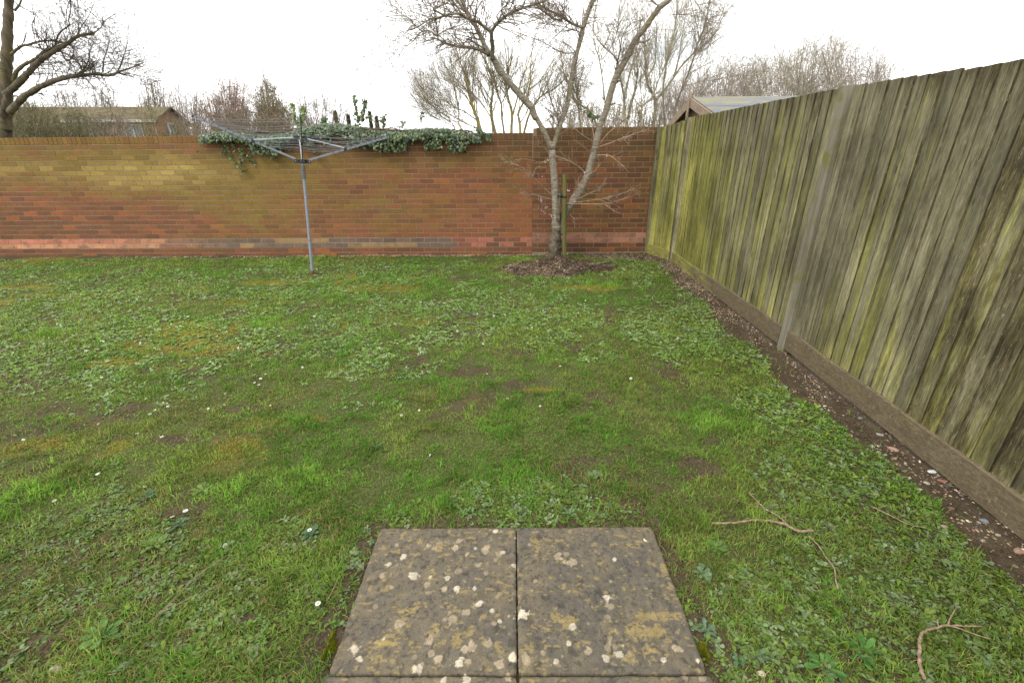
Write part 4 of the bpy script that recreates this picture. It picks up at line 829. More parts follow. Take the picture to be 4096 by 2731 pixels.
twigthing('root_piece', [(conv(1950, 900, 1.68, [(425,322),(455,340),(510,362)]), .016, .012)], 'short chunk of wood lying on the front of the soil mound', 'wood', .012, 8, M_CHBASE)
twigthing('root_piece', [(conv(1950, 900, 1.68, [(730,276),(775,266),(830,256)]), .010, .014)], 'brown root at the right side of the soil mound', 'root', .012, 8, M_CHBASE)
twigthing('root_piece', [([S6(290, 222), S6(291, 262), S6(289, 300)], .010, .008)], 'knobbly dead root in the bare strip below the gravel board', 'root', .01, 9, M_CHBASE, rmul=1)
#@@PART3
# ------------------------------------------------------------------ rotary clothes airer
AS = .965
def AP(v): return CAM+(np.asarray(v, float)-CAM)*AS
axv = np.array([.065, .069, 1.]); axv /= np.linalg.norm(axv); Bp = np.array([-2.89, 6.176, 0.]); ph, el_, LA = .435, .347, 1.211
hx_ = np.cross([0, 1, 0], axv); hx_ /= np.linalg.norm(hx_); hy_ = np.cross(axv, hx_)
root = empty('rotary_clothes_airer', AP(Bp)); ao = AP(Bp); tag(root, 'grey four armed rotary clothes airer standing open in the lawn before the wall', 'clothes airer')
onax = lambda t: AP(Bp+axv*t)-ao
def part(name, mat, fn, par=root, sm=False): a = Acc(); fn(a); return a.build(name, mat, par, smooth=sm)
def tub(a, p, q, r0, r1=None, k=12): tubes(a, np.array([p, q]), np.array([r0, r0 if r1 is None else r1]), k, cap=True)
part('pole', M_AIR, lambda a: (tub(a, onax(-.1), onax(.46), .0185), tub(a, onax(.462), onax(1.32), .0175)), sm=False)
part('ground_socket', M_RUST, lambda a: (tub(a, onax(-.1), onax(.035), .0215),))
part('pole_seam', M_RUST, lambda a: tub(a, onax(.458), onax(.463), .0188))
part('collar', mat_plain('dark_grey_sleeve', (.085, .09, .10), .45, .4), lambda a: (tub(a, onax(1.27), onax(1.44), .025, .024),))
part('mast', M_AIRP, lambda a: (tub(a, onax(1.42), onax(1.80), .0125)))
def hub(a, t, s):
    tub(a, onax(t-.022*s), onax(t+.022*s), .045*s, .045*s, 20); tub(a, onax(t+.016*s), onax(t+.024*s), .060*s, .060*s, 20)
    for k in range(4):
        d = math.cos(ph+k*math.pi/2)*hx_+math.sin(ph+k*math.pi/2)*hy_; bar(a, onax(t)+d*.03*s, onax(t)+d*.098*s, .034*s, .040*s, upv=axv)
TH, TU = 1.485, 1.775
lower = part('arm_hub', M_BLACK, lambda a: hub(a, TH, 1.)); part('rivet', M_AIRP, lambda a: [tub(a, onax(TH)+d*.08+np.cross(d, axv)*s_*.016, onax(TH)+d*.08+np.cross(d, axv)*s_*.020, .005, k=8) for d in [math.cos(ph+k*math.pi/2)*hx_+math.sin(ph+k*math.pi/2)*hy_ for k in range(4)] for s_ in (-1, 1)], lower)
upper = part('brace_hub', M_BLACK, lambda a: hub(a, TU, .8))
ARM = []
for k in range(4):
    d = math.cos(ph+k*math.pi/2)*hx_+math.sin(ph+k*math.pi/2)*hy_; v = (math.cos(el_)*d+math.sin(el_)*axv)*AS; A0 = onax(TH); ARM.append((A0, v))
    mt = M_AIR
    am = part('arm', mt, lambda a: bar(a, A0+v*.085, A0+v*LA, .014, .024))
    part('end_cap', M_BLACK, lambda a: bar(a, A0+v*(LA-.004), A0+v*(LA+.014), .018, .028), am)
    def clips(a):
        for s in np.linspace(.42, 1.18, 11):
            bar(a, A0+v*(s-.004), A0+v*(s+.004), .020, .012)
    part('line_clip', M_BLACK, clips, am)
    part('brace_clamp', M_BLACK, lambda a: bar(a, A0+v*.56, A0+v*.60, .024, .042), am)
    part('brace', M_AIRP, lambda a: bar(a, onax(TU)+d*.06*AS, A0+v*.58+np.array([0, 0, .018]), .007, .014))
LN = Acc()
for k in range(4):
    (a0, v0), (a1, v1) = ARM[k], ARM[(k+1) % 4]
    for i, s in enumerate(np.linspace(.42, 1.19, 10)):
        p = a0+v0*s; q = a1+v1*s; t = np.linspace(0, 1, 9)[:, None]; sag = (.010+.030*((i*7) % 5)/5)*(s/1.1); l = p*(1-t)+q*t; l[:, 2] -= 4*sag*t[:, 0]*(1-t[:, 0]); l[:, 2] += .008
        tubes(LN, l, np.full(9, .0020), 5)
LN.build('washing_line', M_LINE, root)

# ------------------------------------------------------------------ ivy on the coping
def ivy_leaves(acc, p, nrm, s, col, rg):
    n = len(p); nrm = nrm/np.linalg.norm(nrm, axis=1, keepdims=True); t = rg.normal(0, 1, (n, 3)); t[:, 2] -= 1.2; t -= nrm*(t*nrm).sum(1, keepdims=True); t /= np.linalg.norm(t, axis=1, keepdims=True); b = np.cross(nrm, t)
    prof = [(0, .12, 0), (-.12, .42, -.04), (.18, .55, -.10), (.30, .30, .0), (.62, .34, -.06), (1.0, 0, -.10), (.62, -.34, -.06), (.30, -.30, 0), (.18, -.55, -.10), (-.12, -.42, -.04), (0, -.12, 0), (.28, 0, .06)]
    V = np.stack([p+(t*a_+b*b_+nrm*c_)*s[:, None] for a_, b_, c_ in prof], 1).reshape(-1, 3); i = np.arange(n)[:, None]*12
    T = [(11, k+1, k) for k in range(10)]+[(11, 0, 10)]
    acc.add(V, None, np.concatenate([i+np.array([q]) for q in T]), np.repeat(col, 12, 0))
rg = np.random.default_rng(33); U0, U1 = -4.62, -.52
iv = empty('ivy', tuple(wpt(-2.5, 0, 1.85))); io = np.array(iv.location); tag(iv, 'variegated grey green ivy growing over the coping of the brick wall behind the airer', 'ivy')
dens = lambda u: ss(U0-.15, U0+.3, u)*(1-ss(U1-.35, U1+.05, u))
u = rg.uniform(U0-.1, U1+.05, 9000); keep = rg.random(len(u)) < (.35+.65*dens(u)); u = u[keep]; n = len(u)
f = fbm(u*2.1, u*0, 3, 4); th = rg.uniform(-.1, 1, n)*math.pi; R = .10+.07*f
hump = .085*np.exp(-((u+2.6)/.9)**2)+.03*np.sin(u*4)
rr = R*rg.uniform(.55, 1.05, n)**.5; d = np.cos(th)*(rr+.05)-.09+.02; z = 1.80+np.sin(th)*rr*.62+hump-.05*(rg.random(n) < .25)*rg.random(n)
lowf = (rg.random(n) < .34); z = np.where(lowf, 1.86+hump-.05-rg.random(n)**1.2*(.07+.15*ss(.42, .6, fbm(u*5, u*0+4, 9, 3))), z); d = np.where(lowf, .03+rg.random(n)*.15, d)
P = wpt(u, d, z); nr = np.stack([rg.normal(0, .45, n), -np.where(lowf, 1., np.cos(th)*.9+.25), np.where(lowf, .45, np.sin(th)+.35)], 1)+rg.normal(0, .35, (n, 3))
col = jitcol(rg, [.055, .092, .036], n, .4, .08); k = rg.random(n); col[k > .80] = jitcol(rg, [.17, .20, .13], int((k > .80).sum()), .25, .06); col[k < .07] = jitcol(rg, [.17, .21, .035], int((k < .07).sum()), .3, .08); col[(k > .07) & (k < .42)] = jitcol(rg, [.022, .042, .014], int(((k > .07) & (k < .42)).sum()), .3, .08)
LV = Acc(); ST = Acc(); ivy_leaves(LV, P-io, nr, rg.uniform(.022, .045, n), col, rg)
def strand(pts, leaf_n, size=.03, bright=0.):
    leaf_n = int(leaf_n*1.8); size *= 1.25
    pts = np.asarray(pts, float); l, r = smoothline(pts, np.full(len(pts), .0022), 6, 0); tubes(ST, l-io, r, 5, [.12, .08, .05])
    i = rg.integers(0, len(l), leaf_n); p = l[i]+rg.normal(0, .014, (leaf_n, 3)); nn = rg.normal(0, .5, (leaf_n, 3))+np.array([0, -1, .3]); c = jitcol(rg, [.055, .09, .035] if not bright else [.09, .14, .028], leaf_n, .35, .1); c[rg.random(leaf_n) > .8] = [.17, .21, .09]
    ivy_leaves(LV, p-io, nn, rg.uniform(.6, 1.2, leaf_n)*size, c, rg)
def wpx(px, py, d=.05):
    dr = ray(px, py); nrm = np.array([WS, -WC, 0]); P0 = np.array([0, WY, 0])+nrm*d; t = ((P0-CAM)@nrm)/(dr@nrm); return CAM+dr*t
I8 = lambda l: conv(700, 350, 3.92, l)
for pl, c_ in (([(790,760),(760,880),(760,1000),(770,1050)], 14), ([(840,760),(820,900),(840,1020),(870,1110),(920,1190)], 22), ([(940,800),(920,900),(930,990)], 10), ([(1090,860),(1030,950),(990,1030)], 14), ([(1130,860),(1080,1000),(1040,1090),(1035,1160),(1030,1210)], 20), ([(960,1200),(1000,1245),(1050,1290),(1110,1300)], 12), ([(1240,900),(1190,980),(1160,1050),(1170,1100)], 14), ([(1170,1130),(1200,1165),(1225,1200)], 6), ([(1440,930),(1490,1040),(1540,1110),(1580,1110)], 9), ([(1640,820),(1640,960)], 5), ([(1790,860),(1780,960)], 8), ([(2140,850),(2160,970),(2190,1050)], 10), ([(2230,1060),(2230,1160)], 4), ([(820,760),(870,850),(900,800)], 14)):
    strand([wpx(a_, b_, .04+.02*rg.random()) for a_, b_ in I8(pl)], c_, .024, rg.random() < .3)
I7 = lambda l: conv(1100, 350, 3.36, l)
for pl, c_, s_, br in (([(1110,500),(1100,380),(1080,250),(1070,140)], 26, .040, 0), ([(1150,420),(1180,330),(1200,250),(1200,165)], 26, .042, 0), ([(1170,400),(1250,400),(1280,390)], 10, .035, 0), ([(1460,520),(1450,440),(1460,380)], 16, .036, 0), ([(1960,470),(1980,400),(1970,350),(2010,340)], 10, .026, 0), ([(300,480),(260,380),(240,280),(230,210)], 22, .040, 1), ([(350,480),(370,400),(380,300),(350,280)], 26, .045, 1), ([(640,480),(640,420),(680,410)], 14, .036, 0), ([(1700,520),(1720,460)], 8, .03, 0), ([(1560,560),(1620,640),(1590,680)], 9, .03, 0), ([(1840,600),(1860,690),(1840,735)], 12, .03, 0), ([(2050,600),(2030,680)], 12, .035, 0), ([(2190,600),(2160,690)], 12, .035, 0)):
    strand([wpx(a_, b_, .05 if b_ > 520 else -.08) for a_, b_ in I7(pl)], c_, s_, br)
for pl in ([(2330,1010),(2420,1060),(2520,1060)], [(1010,1300),(1040,1370)], [(850,1230),(940,1290),(1010,1320)], [(420,1240),(460,1330),(490,1350)], [(200,1290),(180,1355)], [(330,1300),(310,1365)]):
    q = [(1650+a_/3.36, 150+b_/3.36) for a_, b_ in pl]; strand([wpx(*w_, .10) for w_ in q], 26, .034)
core = Acc()   # woody stems under the leaves
for _ in range(70):
    u_ = rg.uniform(U0+.1, U1-.6); L_ = rg.uniform(.3, .9); t = np.linspace(0, 1, 7); uu = u_+t*L_; l = wpt(uu, rg.uniform(-.2, .08)+rg.normal(0, .012, 7), 1.865+np.abs(rg.normal(0, .02, 7))+.05*np.exp(-((uu+2.6)/.9)**2)); tubes(ST, l-io, np.full(7, .004), 5, [.10, .075, .05])
LV.build('leaves', M_IVY, iv); ST.build('stems', M_FAR, iv)

# ------------------------------------------------------------------ cherry tree
def zc(P): return float((P-CAM)@fwd)
def trace(pts, hw0, hw1, y0, y1, s, n=6, wob=.05, hws=None):
    """photo points -> world line at depths y0..y1, half widths (in zoomed px) -> metres"""
    k = len(pts); ys = np.linspace(y0, y1, k); h = np.linspace(hw0, hw1, k) if hws is None else np.asarray(hws, float)
    P_ = np.array([at(px, py, yy) for (px, py), yy in zip(pts, ys)]); r = np.array([h_/s/F*zc(p) for h_, p in zip(h, P_)])
    return smoothline(P_, r, n, wob, rg)
rg = np.random.default_rng(44)
c26 = lambda l: conv(2100, 480, 2.6133, l); c18 = lambda l: conv(1500, 0, 1.809, l); c29 = lambda l: conv(1450, 0, 2.94, l); c29b = lambda l: conv(2200, 0, 2.94, l); c33 = lambda l: conv(1650, 150, 3.36, l)
TY = 6.62
ct = empty('cherry_tree', at(2216, 1035, TY)); cz = np.array(ct.location); tag(ct, 'bare multi stemmed cherry tree with a few pink blossoms, on the soil mound', 'tree')
TR = Acc(); LM = Acc(); TB = Acc(); LT = Acc(); lines = []
def limb(l, acc=None, k=10, keep=True): (acc or LM); tubes(acc or LM, l[0]-cz, l[1], k, cap=True); (lines.append(l) if keep else None); return l
# rough swollen base
b_ = trace(c26([(306,1475),(306,1400),(308,1330),(318,1260),(326,1180),(330,1120)]), 0, 0, TY, TY, 2.6133, 8, .0, [74,66,70,60,47,45])
M_ = len(b_[0]); kk = 26; th = np.arange(kk)*2*math.pi/kk; V = []
for i in range(M_):
    for t in th:
        rr_ = b_[1][i]*(1+.22*(fbm(t*2.2+3*math.cos(t), i*.28, 5, 4)-.5)*(1.6 if i < M_*.6 else .6)+(.10*math.sin(3*t+1) if i < M_*.6 else .03)); V.append(b_[0][i]+np.array([math.cos(t)*rr_, math.sin(t)*rr_, 0])-cz)
idn = np.arange(M_*kk).reshape(M_, kk); A_ = idn[:-1]; B_ = idn[1:]
bs = Acc(); bs.add(V, np.stack([A_, np.roll(A_, -1, 1), np.roll(B_, -1, 1), B_], -1).reshape(-1, 4)); base = bs.build('trunk_base', M_CHBASE, ct, smooth=True)
limb(trace(c26([(330,1150),(328,1050),(324,960),(322,880),(315,750),(305,600),(290,450),(282,350),(275,280)]), 0, 0, TY, TY+.02, 2.6133, 6, .03, [47,45,44,42,39,37,34,36,34]), TR, 14, False)
L1 = limb(trace(c26([(278,300),(240,215),(190,110),(130,0)])+c33([(1640,1060),(1600,940),(1480,810),(1340,650),(1240,530),(1150,400),(1075,270)]), 0, 0, TY, TY-.15, 2.6133, 6, .03, [30,27,26,26,32,36,33,31,32,33,31]), LM, 12, False)
L2 = limb(trace(c26([(290,310),(318,200),(355,90),(385,0)])+c29b([(200,1250),(240,1010),(285,760),(340,540),(400,300),(445,150),(515,-30),(560,-250)]), 0, 0, TY+.01, TY+.15, 2.6133, 6, .03, [20,22,23,23,25,25,24,24,22,24,27,22]), LM, 12)
L3 = limb(trace(c26([(372,1200),(392,1080),(415,990),(455,915),(520,830),(600,700),(655,580),(690,450),(725,330),(750,200),(800,20)])+c29b([(650,1330),(700,1150),(740,1000),(800,860),(900,690),(1000,480),(1100,350),(1200,210),(1290,90),(1400,0),(1560,-160)]), 0, 0, TY+.03, TY-.3, 2.6133, 5, .03, [30,36,40,42,43,38,36,34,33,33,30,34,35,34,35,33,31,29,29,29,26,22]), LM, 12)
# cut stub beside the stake
stb = Acc(); limb(trace(c26([(345,1060),(350,960),(362,880),(368,800),(370,755)]), 0, 0, TY-.05, TY-.06, 2.6133, 5, .05, [26,26,20,17,17]), stb, 10, False); stb.build('pruned_stub', M_CHBASE, ct)
Y1 = TY-.15
L1b = limb(trace(c29([(1490,650),(1440,540),(1390,430),(1330,310),(1270,230),(1220,130),(1190,60),(1160,-60),(1100,-250)]), 0, 0, Y1, Y1+.3, 2.94, 5, .04, [36,27,27,25,24,22,22,20,16]))
L1a = limb(trace(c29([(1525,700),(1530,560),(1520,460),(1515,390)]), 26, 22, Y1-.03, Y1-.25, 2.94, 5, .04), LM, 10, False)
for pts, h0, h1, ya, yb in (
 ([(1515,385),(1440,325),(1370,270),(1300,240),(1230,215),(1170,172),(1110,165),(1040,170),(960,185),(890,210),(810,220),(740,262),(640,322),(540,360)], 20, 6, -.25, -.55),
 ([(1515,385),(1560,310),(1610,250),(1690,190),(1760,150),(1850,110),(1950,75),(2050,45),(2180,-5),(2300,-80)], 20, 10, -.25, -.75),
 ([(1600,250),(1580,190),(1640,110),(1700,50),(1760,-20)], 8, 5, -.4, -.7), ([(1690,190),(1690,140),(1750,80),(1780,0)], 5, 4, -.45, -.7),
 ([(1490,650),(1380,590),(1270,562),(1130,548),(1030,530),(950,500),(880,462),(805,448)], 20, 9, 0, .2),
 ([(890,462),(888,400),(870,270),(850,150),(840,20)], 8, 5, .15, -.1), ([(900,402),(1000,350),(1120,310),(1225,258)], 6, 4, .15, .1),
 ([(870,425),(790,370),(700,376),(640,430),(590,490),(470,590),(420,680)], 8, 3, .2, .3), ([(590,490),(500,430),(440,380)], 3, 2, .3, .3), ([(590,500),(610,640),(650,760)], 2.5, 1.5, .3, .3),
 ([(1440,582),(1330,510),(1270,475),(1220,465)], 10, 11, 0, -.15), ([(1270,470),(1320,390)], 4, 3, -.1, -.1),
 ([(960,185),(880,140),(850,110),(930,65),(990,40),(1020,-20)], 10, 7, -.5, -.6), ([(850,110),(790,50),(735,-20)], 7, 5, -.5, -.5), ([(965,175),(960,100),(930,-10)], 8, 6, -.5, -.5),
 ([(1300,235),(1330,170),(1360,90),(1420,-10)], 9, 6, -.35, -.4), ([(1180,180),(1110,80),(1030,-20)], 8, 7, -.4, -.4), ([(1260,215),(1210,140),(1150,60),(1090,-40)], 14, 13, -.35, -.2),
 ([(2350,255),(2240,222),(2180,170),(2110,130),(2070,85),(2000,38)], 12, 6, .1, -.3), ([(810,225),(600,150),(400,90),(330,60)], 4, 2, -.5, -.6), ([(640,322),(560,230),(480,180),(380,90),(330,10)], 4, 2, -.5, -.6), ([(730,265),(600,240),(470,190),(340,190),(220,210)], 4, 1.5, -.5, -.6), ([(700,376),(560,240),(440,130)], 4, 2, .2, .1), ([(540,360),(450,385),(390,470),(320,520),(320,730)], 4, 1.5, -.5, -.4), ([(320,730),(390,830),(360,980),(430,1010),(495,1030)], 1.6, 1, -.4, -.4), ([(320,740),(250,830),(190,880),(140,910)], 1.5, 1, -.4, -.4), ([(1850,108),(2000,85),(2100,100),(2200,150)], 5, 3, -.6, -.7)):
    limb(trace(c29(pts), h0, h1, Y1+ya, Y1+yb, 2.94, 5, .06), LM, 7)
for pts, h0, h1, ya, yb in (([(400,330),(300,300),(180,230),(140,180),(0,130),(-120,60)], 16, 8, .1, -.2), ([(360,385),(250,345),(120,310),(-200,270)], 6, 3, .1, 0), ([(300,620),(200,630),(100,600),(0,545),(-120,480),(-350,400),(-560,330)], 7, 3, .05, -.2),
 ([(745,985),(770,840),(800,700),(830,560),(850,425)], 9, 6, -.15, -.35), ([(850,430),(890,350),(980,270),(1120,222),(1180,140)], 5, 3, -.3, -.4), ([(862,412),(960,340),(1060,262)], 5, 3, -.3, -.4), ([(1005,510),(1060,500),(1130,490),(1175,462)], 9, 5, -.2, -.3), ([(1275,70),(1230,40),(1170,-20)], 10, 8, -.3, -.3), ([(700,1245),(740,1225),(765,1218)], 9, 9, 0, -.1), ([(790,975),(830,938)], 9, 6, -.1, -.2),
 ([(720,985),(600,990),(480,992),(280,985)], 4, 2, 0, .1), ([(430,370),(500,460),(560,560),(620,700),(700,780)], 3, 2, .1, .2), ([(1400,180),(1500,170),(1600,175),(1750,200),(1890,300),(1900,340),(1750,440)], 4, 2, -.3, -.5), ([(470,150),(560,250),(700,320),(840,400)], 3, 2, .1, 0), ([(1700,0),(1760,100),(1830,200),(1900,310)], 5, 2, -.4, -.5)):
    limb(trace(c29b(pts), h0, h1, TY+ya, TY+yb, 2.94, 5, .06), LM, 7)
for pts, h0, h1, ya, yb in (([(645,565),(560,490),(460,430),(322,376)], 5, 4, -.1, -.35), ([(730,370),(870,372),(940,410),(1000,460),(1060,520)], 5, 1.5, -.1, -.5), ([(718,230),(620,170),(500,80),(410,20)], 5, 3, -.1, -.4), ([(778,255),(870,140),(990,40),(1040,0)], 5, 3, -.1, -.2), ([(768,285),(900,240),(1020,190),(1180,135),(1300,95)], 6, 1.5, -.1, -.5), ([(722,210),(712,120),(700,80)], 5, 4, -.1, -.1),
 ([(440,875),(600,878),(800,880),(950,850),(1080,810),(1185,775)], 5, 1.5, -.1, -.6), ([(500,850),(650,780),(740,730),(820,665)], 4, 1.5, -.1, -.4), ([(540,860),(700,840),(900,800),(1040,760),(1140,715)], 4, 1.5, -.1, -.5), ([(290,830),(180,805),(60,770),(0,745),(-80,720)], 5, 1.5, 0, -.5), ([(285,790),(180,690),(100,610),(50,555),(-60,480),(-160,440),(-260,400)], 6, 1.5, 0, -.6), ([(-60,480),(-160,455),(-240,450)], 2, 1, -.5, -.5), ([(290,1000),(200,960),(165,850)], 4, 3, 0, -.2), ([(690,350),(600,270),(500,205)], 3, 1.5, -.1, -.3), ([(650,590),(740,520),(800,450)], 4, 2, -.1, -.3), ([(470,830),(520,750),(590,640),(640,600)], 4, 2, -.15, -.2), ([(460,850),(540,720),(560,690)], 3, 2, -.15, -.25), ([(250,430),(150,440),(0,410),(-100,420)], 3, 1.2, 0, -.3), ([(235,330),(180,260),(130,200)], 3, 1.5, 0, -.1), ([(840,885),(900,930),(980,975)], 2.5, 1.2, -.4, -.5), ([(470,985),(500,1020),(570,1043)], 2, 1, -.1, -.2), ([(80,590),(120,500),(160,490)], 2, 1, -.3, -.3)):
    limb(trace(c26(pts), h0*1.12, h1*1.3, TY+ya, TY+yb, 2.6133, 5, .06), LT, 5)
for (px_, py_) in c29([(1600,785),(1690,900),(1770,985),(1860,1110)])+c29b([(300,715),(235,1080),(200,1240),(160,1350),(650,1325),(620,1430)])+c26([(690,520),(652,590),(330,1060)]):   # pruning scars
    p_ = at(px_, py_, TY-.22); d_ = (p_-CAM)/np.linalg.norm(p_-CAM)
TR.build('trunk', M_CHERRY, ct, smooth=True)
lb = LM.build('limbs', M_CHERRY, ct, smooth=True)
big = [l for l in lines if l[1][0] > .006 and l is not L3 and l is not L2]; upl = [as1(*l) for l in lines]
P9 = np.concatenate([q[0] for q in upl]); R9 = np.concatenate([q[1] for q in upl])
top = P9[:, :, 2].mean(1) > 2.0
cap_ = TB
k1, q1 = kids(rg, P9[top], R9[top], 700, .1, 1, (.25, .75), (25, 70), .12, .16, 6, .45, .006, .3, .10)
k2, q2 = kids(rg, k1, q1, 2600, .1, 1, (.12, .38), (25, 65), .05, .16, 5, .5, .0028, .45, .12)
k3, q3 = kids(rg, k2, q2, 2600, .2, 1, (.03, .12), (30, 70), .05, .15, 3, .7, .0018, .6, .1)
for k_, q_ in ((k1, q1), (k2, np.maximum(q2, .0015)), (k3, np.maximum(q3, .0013))): tubes(TB, k_-cz, q_, 4)
lowl = ~top; k1, q1 = kids(rg, P9[lowl], R9[lowl], 260, .25, 1, (.08, .30), (20, 55), .05, .12, 5, .6, .0022, .4, .03); tubes(LT, k1-cz, np.maximum(q1, .0015), 4)
k2, q2 = kids(rg, k1, q1, 420, .3, 1, (.03, .10), (30, 60), .05, .12, 3, .6, .0014, .5); tubes(LT, k2-cz, np.maximum(q2, .0012), 4)
LT.build('low_shoots', M_SHOOT, ct)
TB.build('twigs', M_CHTWIG, ct)
# buds and blossoms
BL = Acc(); bp = [at(px_, py_, TY-.25) for px_, py_ in c26([(225,415),(215,430),(240,420),(180,590),(170,835),(172,855),(205,890),(215,905),(225,915),(180,950),(272,1000),(278,1008),(455,742),(445,735),(850,368),(862,372),(1042,196),(575,790),(515,855),(570,492),(625,545),(65,585),(200,975),(160,825)])+c29([(420,1042),(493,1020),(500,1030),(655,755),(765,870)])]
bp = np.repeat(np.array(bp), 5, 0); bp = bp+rg.normal(0, .010, bp.shape); ivy_leaves(BL, bp-cz, rg.normal(0, 1, bp.shape), rg.uniform(.008, .014, len(bp)), jitcol(rg, [.75, .48, .55], len(bp), .2, .05), rg)
BL.build('blossoms', M_WHITE, ct)
BU = Acc(); i = rg.integers(0, len(k2), 260); pb = np.concatenate([k2[i, -1], k1[rg.integers(0, len(k1), 200), -1]]); lumps(BU, pb[:, 0]-cz[0], pb[:, 1]-cz[1], pb[:, 2]-cz[2], rg.uniform(.0025, .005, len(pb)), jitcol(rg, [.30, .12, .11], len(pb), .3, .1), rg, 1.4); BU.build('buds', M_STONE, ct)

# stake and tie
sb = at(2258, 1036, 6.50); stp = at(2258, 698, 6.50); so_ = sb-np.array([0, 0, .1])
a = Acc(); zt_ = stp[2]; t = np.linspace(0, 1, 12)[:, None]; l = so_*(1-t)+np.array([stp[0], stp[1], zt_])*t; rs = 22/2.6133/F*zc(stp); rads = np.full(12, rs); rads[-1] *= .85; tubes(a, l-so_, rads, 16, cap=True); o = a.build('tree_stake', M_STAKE, smooth=False); o.location = so_; tag(o, 'round green tinged wooden stake driven beside the cherry trunk', 'stake')
tp = at(2253, 787, 6.5); a = Acc(); th = np.linspace(0, 2*math.pi, 25)
for dz in (-.006, .006): tubes(a, np.stack([np.cos(th)*(rs+.004), np.sin(th)*(rs+.004), 0*th+dz], 1), np.full(25, .008), 6)
c2_ = at(2240, 787, 6.6)-tp; tubes(a, np.stack([c2_[0]-.02+np.cos(th)*.03, c2_[1]*.6+np.sin(th)*.03, 0*th+.01], 1), np.full(25, .011), 6); lumps(a, np.array([c2_[0]+.0]), np.array([-.02]), np.array([.012]), np.array([.024]), np.array([[.02, .02, .02]]), rg, 1.)
o = a.build('tree_tie', M_BLACK); o.location = (so_+(stp-so_)*((tp[2]-so_[2])/(stp[2]-so_[2]))); tag(o, 'black rubber tie strapping the cherry tree to its stake', 'tree tie')

# ------------------------------------------------------------------ big old tree beyond the wall, far left
rg = np.random.default_rng(55); WYd = 11.5; cw = lambda l: conv(0, 0, 2.8, l)
wt = empty('tree', (at(35, 560, WYd)[0], WYd, 0)); wz = np.array(wt.location); tag(wt, 'large bare grey barked tree behind the wall at the far left, long limbs reaching right', 'tree')
a = Acc(); tl = trace(cw([(60,2300),(50,1560),(50,1400),(55,1200),(62,950),(72,700),(82,450),(92,200),(100,0),(110,-300)]), 0, 0, WYd, WYd, 2.8, 6, .02, [75,66,62,66,58,50,46,43,40,34]); tubes(a, tl[0]-wz, tl[1], 18); 
t2 = trace(cw([(20,1300),(60,1150),(85,1050),(120,1000)]), 30, 22, WYd-.15, WYd-.1, 2.8); tubes(a, t2[0]-wz, t2[1], 10); a.build('trunk', M_WILLOW, wt, smooth=True)
wl_ = []; a = Acc()
for pts, h0, h1, yo in (([(125,610),(230,525),(330,500),(430,470),(520,458),(620,460),(720,480),(800,500)], 15, 5, -.3), ([(150,920),(190,800),(290,720),(400,660),(480,590),(560,550),(640,520)], 20, 9, -.2), ([(60,1060),(150,985),(250,890),(340,790),(440,690),(520,630),(640,560),(720,510),(800,460),(870,410),(960,390),(1050,375)], 34, 13, -.5),
 ([(110,1260),(230,1120),(330,1050),(430,985),(560,930),(700,880),(850,850),(950,845),(1060,830),(1160,845),(1260,845),(1340,800),(1450,770),(1540,730),(1640,690)], 34, 3, -1.),
 ([(600,560),(680,580),(760,620),(850,680),(900,750),(930,800)], 9, 5, -.6), ([(620,520),(640,420),(700,340),(770,290),(770,220),(790,120),(790,-30)], 9, 4, -.4), ([(860,410),(920,290),(1000,170),(1075,-20)], 5, 2, -.6), ([(400,470),(370,350),(360,270),(390,200),(400,150)], 5, 2, -.4), ([(1040,380),(1130,310),(1170,240),(1290,160),(1420,100)], 6, 2, -.7),
 ([(930,800),(990,680),(1010,570),(1045,480)], 7, 3, -1.), ([(1150,800),(1160,680),(1210,530),(1230,430)], 6, 2, -1.1), ([(1320,800),(1370,670),(1410,560),(1430,450),(1440,250)], 5, 2, -1.2), ([(165,120),(220,50),(245,-20)], 12, 6, -.1), ([(940,830),(930,930),(990,980),(985,1060)], 5, 2, -1.), ([(870,835),(960,790),(1040,740)], 10, 6, -.9), ([(1150,735),(1230,715),(1310,700),(1325,620)], 5, 2, -1.1), ([(1050,850),(1150,930),(1210,1020),(1240,1120)], 4, 2, -1.1), ([(400,980),(410,930),(450,860),(420,760)], 4, 2, -.6), ([(790,-20),(740,180),(800,430)], 4, 3, -.5), ([(700,600),(740,680),(800,670)], 8, 4, -.6), ([(120,1080),(200,1080),(270,1100)], 10, 6, .3), ([(1540,740),(1640,760),(1760,800)], 3, 1, -1.2), ([(1340,830),(1500,870),(1620,920)], 3, 1, -1.1), ([(430,500),(480,560),(580,540)], 9, 5, -.4)):
    l = trace(cw(pts), h0, h1, WYd+yo*.2, WYd+yo, 2.8, 5, .10); tubes(a, l[0]-wz, l[1], 8, cap=True); wl_.append(as1(*l))
a.build('limbs', M_WILLOW, wt, smooth=True); P9 = np.concatenate([q[0] for q in wl_]); R9 = np.concatenate([q[1] for q in wl_])
TB = Acc(); k1, q1 = kids(rg, P9, R9, 420, .15, 1, (.25, .9), (30, 80), .25, .17, 6, .5, .010, .3); k2, q2 = kids(rg, k1, q1, 1500, .1, 1, (.2, .6), (25, 60), .12, .14, 5, .5, .0045, .5); k3, q3 = kids(rg, k2, q2, 2200, .1, 1, (.12, .4), (20, 55), .1, .12, 4, .6, .003, .5)
for k_, q_ in ((k1, q1), (k2, np.maximum(q2, .0022)), (k3, np.maximum(q3, .0018))): tubes(TB, k_-wz, q_, 4, [.085, .070, .05])
TB.build('twigs', M_FAR, wt)

